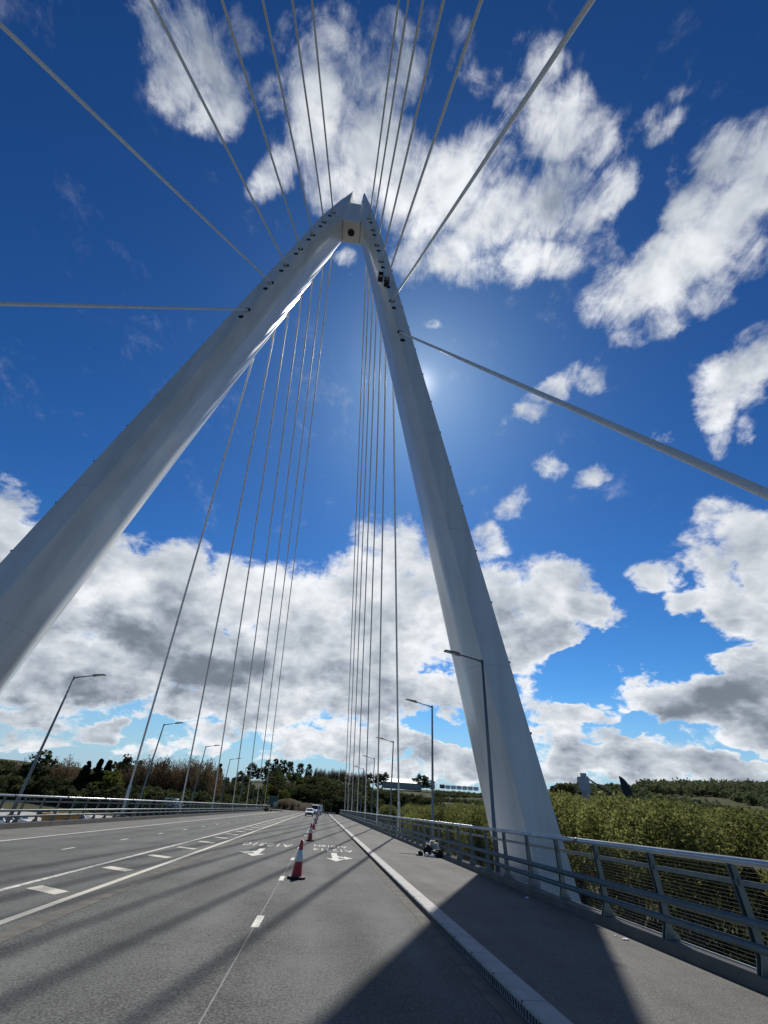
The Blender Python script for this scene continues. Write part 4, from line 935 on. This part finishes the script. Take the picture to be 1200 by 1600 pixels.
reg('yellow', lambda: clump_crown('crown', M_yel, 12, 4.4, 1.5, 85, 40, .26), 3, 12, 4, .22, 7)
reg('shrub', lambda: clump_crown('crown', M_green, 5, 4.2, -.3, 60, 40, .26, 1, .7), 3, 5, 3, .12, 5)
reg('poplar', lambda: clump_crown('crown', M_green, 14, 3.0, 2.5, 80, 36, .26, 1, .9, gap=.6), 3, 14, 2.2, .22, 7)
NAMES = {'willow': 'willow_tree', 'bare': 'bare_tree', 'conifer': 'conifer_tree', 'broad': 'broadleaf_tree', 'yellow': 'budding_tree', 'shrub': 'shrub', 'poplar': 'tall_tree'}
def tree(kind, az=None, d=None, h=None, label='', group=None, xy=None, w=1., z=None, cat=None):
    x, y = polar(az, d) if xy is None else xy
    crowns, trunks, H = KIND[kind]; i = random.randrange(len(crowns)); zz = zt(x, y) if z is None else z
    t = empty(NAMES[kind], (x, y, zz-.1), random.uniform(0, 6.28)); s = h/H; ws = s*w*random.uniform(.9, 1.15); t.scale = (ws, ws, s)
    tag(t, label, cat or ('shrub' if kind == 'shrub' else 'tree'), group)
    for nm, me in (('crown', crowns[i]), ('trunk', trunks[i])):
        o = bpy.data.objects.new(nm, me); COL.objects.link(o); o.parent = t
    return t
def top(el, d, az):   # height that brings a top to this elevation
    x, y = polar(az, d); return 1.8 + d*math.tan(R(el)) - zt(x, y)
# left bank, single trees
LB = 'young twiggy brown tree in the row on the left bank'; GB = 'brown budding trees on the left bank'
for az, el, k in [(-35.5,2.3,'bare'),(-34,2.1,'bare'),(-32.4,2.2,'bare'),(-30.8,1.6,'broad'),(-29.3,2.05,'bare'),(-26.9,2.4,'bare'),(-25.8,2.65,'bare'),(-24.9,2.1,'bare'),(-18.7,3.3,'bare'),(-17.7,3.55,'bare'),(-16.8,3.3,'bare'),(-15.8,3.3,'bare'),(-14.9,3.5,'bare'),(-14.1,3.55,'bare'),(-13.4,3.5,'bare'),(-12.6,3.6,'bare'),(-12.0,3.1,'bare'),(-19.6,2.7,'bare'),(-21.0,2.5,'bare')]:
    d = random.uniform(165, 190); k_ = k
    tree(k, az, d, top(el, d, az), LB if k == 'bare' else 'rounded green tree low in the brown row at far left', GB if k == 'bare' else None, w=1.15)
tree('poplar', -28.0, 172, top(2.95, 172, -28), 'tall dark ivy green tree beside the nearest left street lamp', w=1.3)
tree('conifer', -24.2, 160, top(2.35, 160, -24.2), 'leftmost of three black green conifers beyond the left railing', w=1.2)
tree('conifer', -23.2, 162, top(2.65, 162, -23.2), 'tallest middle conifer of the three beyond the left railing', w=1.0)
tree('conifer', -22.4, 164, top(2.6, 164, -22.4), 'rightmost of three black green conifers beyond the left railing', w=.9)
tree('yellow', -21.7, 158, top(1.9, 158, -21.7), 'yellowish green tree between the dark conifers and the leftmost far cable', w=1.1)
tree('broad', -20.7, 185, top(3.3, 185, -20.7), 'big round dark green tree topping the row behind the leftmost far cable', w=1.0)
tree('conifer', -11.6, 240, top(3.2, 240, -11.6), 'small lone conifer spire right of the brown trees', w=.8)
for az in np.arange(-37, -6, .8):
    d = random.uniform(150, 172); a = az+random.uniform(-.3, .3); 
    tree(random.choice(['shrub', 'shrub', 'broad']), a, d, random.uniform(4.2, 6.5), 'low dark bush at the foot of the tree row on the left bank', 'bushes along the left bank', w=1.2)
for az in np.arange(-37, -11, .9):
    d = random.uniform(178, 200); a = az+random.uniform(-.3, .3)
    tree(random.choice(['bare', 'broad', 'bare']), a, d, min(random.uniform(7, 9.5), top(2.2, d, a)), 'mid height tree within the dense row on the left bank', 'trees filling the left bank row', w=1.25)
# centre hill
for az, el, k, lab in [(-8.2,3.7,'broad','dark round tree on the hilltop left of the last left cables'),(-7.3,3.3,'broad','lower dark tree on the hilltop between the last left cables'),(-6.5,4.1,'poplar','leftmost tall dark tree of the hilltop clump above the mound'),(-5.7,4.3,'poplar','second tall dark tree of the hilltop clump above the mound'),(-4.9,4.25,'poplar','third tall dark tree of the hilltop clump above the mound'),(-4.1,4.2,'poplar','rightmost tall dark tree of the hilltop clump above the mound'),(-2.9,4.1,'poplar','left tree of the hilltop pair right of the clump'),(-1.9,4.05,'poplar','right tree of the hilltop pair right of the clump')]:
    d = 405; tree(k, az, d, top(el, d, az), lab, w=1.0 if k == 'poplar' else .9)
for i in range(9):
    x, y = -24+1.7*i+random.uniform(-.6, .6), 241+random.uniform(-3, 3); tree('bare', h=random.uniform(1.8, 3.2), xy=(x, y), z=.3, label='dry brown bush on the left flank of the earth mound', group='dry bushes on the earth mound', w=1.5)
for az in np.arange(-1.0, 4.6, .45): tree('bare', az, 450, top(3.75+random.uniform(-.25,.15), 450, az), 'thin leafless tree on the hill crest behind the right cables', 'leafless trees on the crest', w=.7)
for az, el in ((5.0,3.6),(6.2,3.7),(6.9,3.75),(10.3,3.5),(11.0,3.85),(11.6,3.6),(12.2,3.3),(25.3,3.5),(26.2,3.7),(27.0,3.6)): tree('broad', az, 470, top(el, 470, az), 'small rounded tree on the skyline beside the hilltop buildings', 'rounded skyline trees', w=.9)
for _ in range(150):
    az = random.uniform(-13, 6.5); d = random.uniform(235, 395)
    if -6.3 < az < 1.5 and d < 268: continue
    x, y = polar(az, d); el = math.degrees(math.atan2(zt(x, y)-1.8, d)); k = random.choice(['broad','broad','shrub','yellow','bare','broad'])
    h = random.uniform(5, 9); h = min(h, top(3.1, d, az)); h = max(h, 3)
    tree(k, az, d, h, {'broad': 'dark green tree on the wooded slope beyond the road end', 'shrub': 'spreading shrub on the wooded slope beyond the road end', 'yellow': 'yellow green tree on the wooded slope beyond the road end', 'bare': 'brown leafless tree on the wooded slope beyond the road end'}[k], 'trees on the slope beyond the road end', w=1.1)
for az in np.arange(5.2, 12.8, .42):
    for d in (318, 335):
        tree(random.choice(['broad','shrub','broad']), az+random.uniform(-.15,.15), d+random.uniform(-6,6), random.uniform(5.5, 7.5), 'dark tree in the block of wood on the right slope below the shed', 'trees of the dark block on the right slope', w=1.2)
# willow wood by the river on the right
lim_a = [4, 10, 18, 25, 33, 38, 43, 50]; lim_e = [.6, .9, 1.45, 2.65, 2.7, 2.2, 2.1, 2.1]
cnt = 0
pts = []
for _ in range(6000):
    az = random.uniform(5, 50); d = math.sqrt(random.uniform(52**2, 235**2)); x, y = polar(az, d)
    if x < 27: continue
    sp = 5.9 + d*.012
    if all((x-a)**2+(y-b)**2 > sp*sp for a, b in pts): pts.append((x, y))
pts.sort(key=lambda p: math.hypot(*p)); pts = pts[:270]
for x, y in pts:
    az = math.degrees(math.atan2(x, y)); d = math.hypot(x, y); e = np.interp(az, lim_a, lim_e)
    h = min(random.uniform(11, 17), 1.8 + d*math.tan(R(e+random.uniform(-.45, .12))) - zt(x, y))
    if h < 3: continue
    tree('willow', h=h, xy=(x, y), label='yellow green young willow in the dense wood below the right railing', group='willows of the riverside wood', w=1.1*(1 if h > 8 else 1.25))
# far woods on the right hillside: one mass
def far_wood():
    C = []; U = []; V = []
    for _ in range(2600):
        az = random.uniform(25.5, 56); d = math.sqrt(random.uniform(330**2, 700**2)); x, y = polar(az, d)
        band = math.sin(d*.021+az*.5)
        if d < 560 and band < .25: continue
        hh = random.uniform(5, 9) if d < 560 else random.uniform(6, 11)
        if az < 33.5: hh *= .5
        n = 46; o = unit(n)*rng.uniform(.3, 1, size=(n, 1))*np.array([hh*.52, hh*.52, hh*.5])
        C.append(np.array([x, y, zt(x, y)+hh*.5])+o); u = unit(n); v = np.cross(u, unit(n)); v /= np.linalg.norm(v, axis=1)[:, None]
        s = rng.uniform(.5, 1.15, size=(n, 1)); U.append(u*s); V.append(v*s*.8)
    for _ in range(700):
        az = random.uniform(12.5, 25.5); d = random.choice((372, 420, 452))+random.uniform(-3, 3)+az*.6; x, y = polar(az, d); hh = random.uniform(1.2, 2.4)
        n = 14; o = unit(n)*np.array([2.6, 1.2, hh*.6]); C.append(np.array([x, y, zt(x, y)+hh*.5])+o); u = unit(n); v = np.cross(u, unit(n)); v /= np.linalg.norm(v, axis=1)[:, None]; U.append(u*.5); V.append(v*.4)
    me = quads_mesh('hillside_wood', np.concatenate(C), np.concatenate(U), np.concatenate(V), M_wood)
    o = bpy.data.objects.new('hillside_wood', me); COL.objects.link(o); tag(o, 'far mixed wood and hedges covering the hillside on the right', 'wood', kind='stuff')
far_wood()
# scrub under the willows and on the bank
def scrub():
    C = []; U = []; V = []
    for _ in range(5000):
        az = random.uniform(8, 50); d = math.sqrt(random.uniform(44**2, 250**2)); x, y = polar(az, d)
        if x < 20: continue
        n = 8; hh = random.uniform(.5, 1.6); o = unit(n)*np.array([.9, .9, hh*.5]); C.append(np.array([x, y, zt(x, y)+hh*.4])+o)
        u = unit(n)*.25; u[:, 2] = np.abs(u[:, 2])+.3; v = np.cross(u, unit(n)); v /= np.linalg.norm(v, axis=1)[:, None]; U.append(u); V.append(v*.10)
    me = quads_mesh('undergrowth', np.concatenate(C), np.concatenate(U), np.concatenate(V), M_green)
    o = bpy.data.objects.new('undergrowth', me); COL.objects.link(o); tag(o, 'rough grass and brambles under the riverside wood', 'undergrowth', kind='stuff')
scrub()
S.cycles.max_bounces = 6; S.cycles.transparent_max_bounces = 4; S.cycles.use_denoising = True
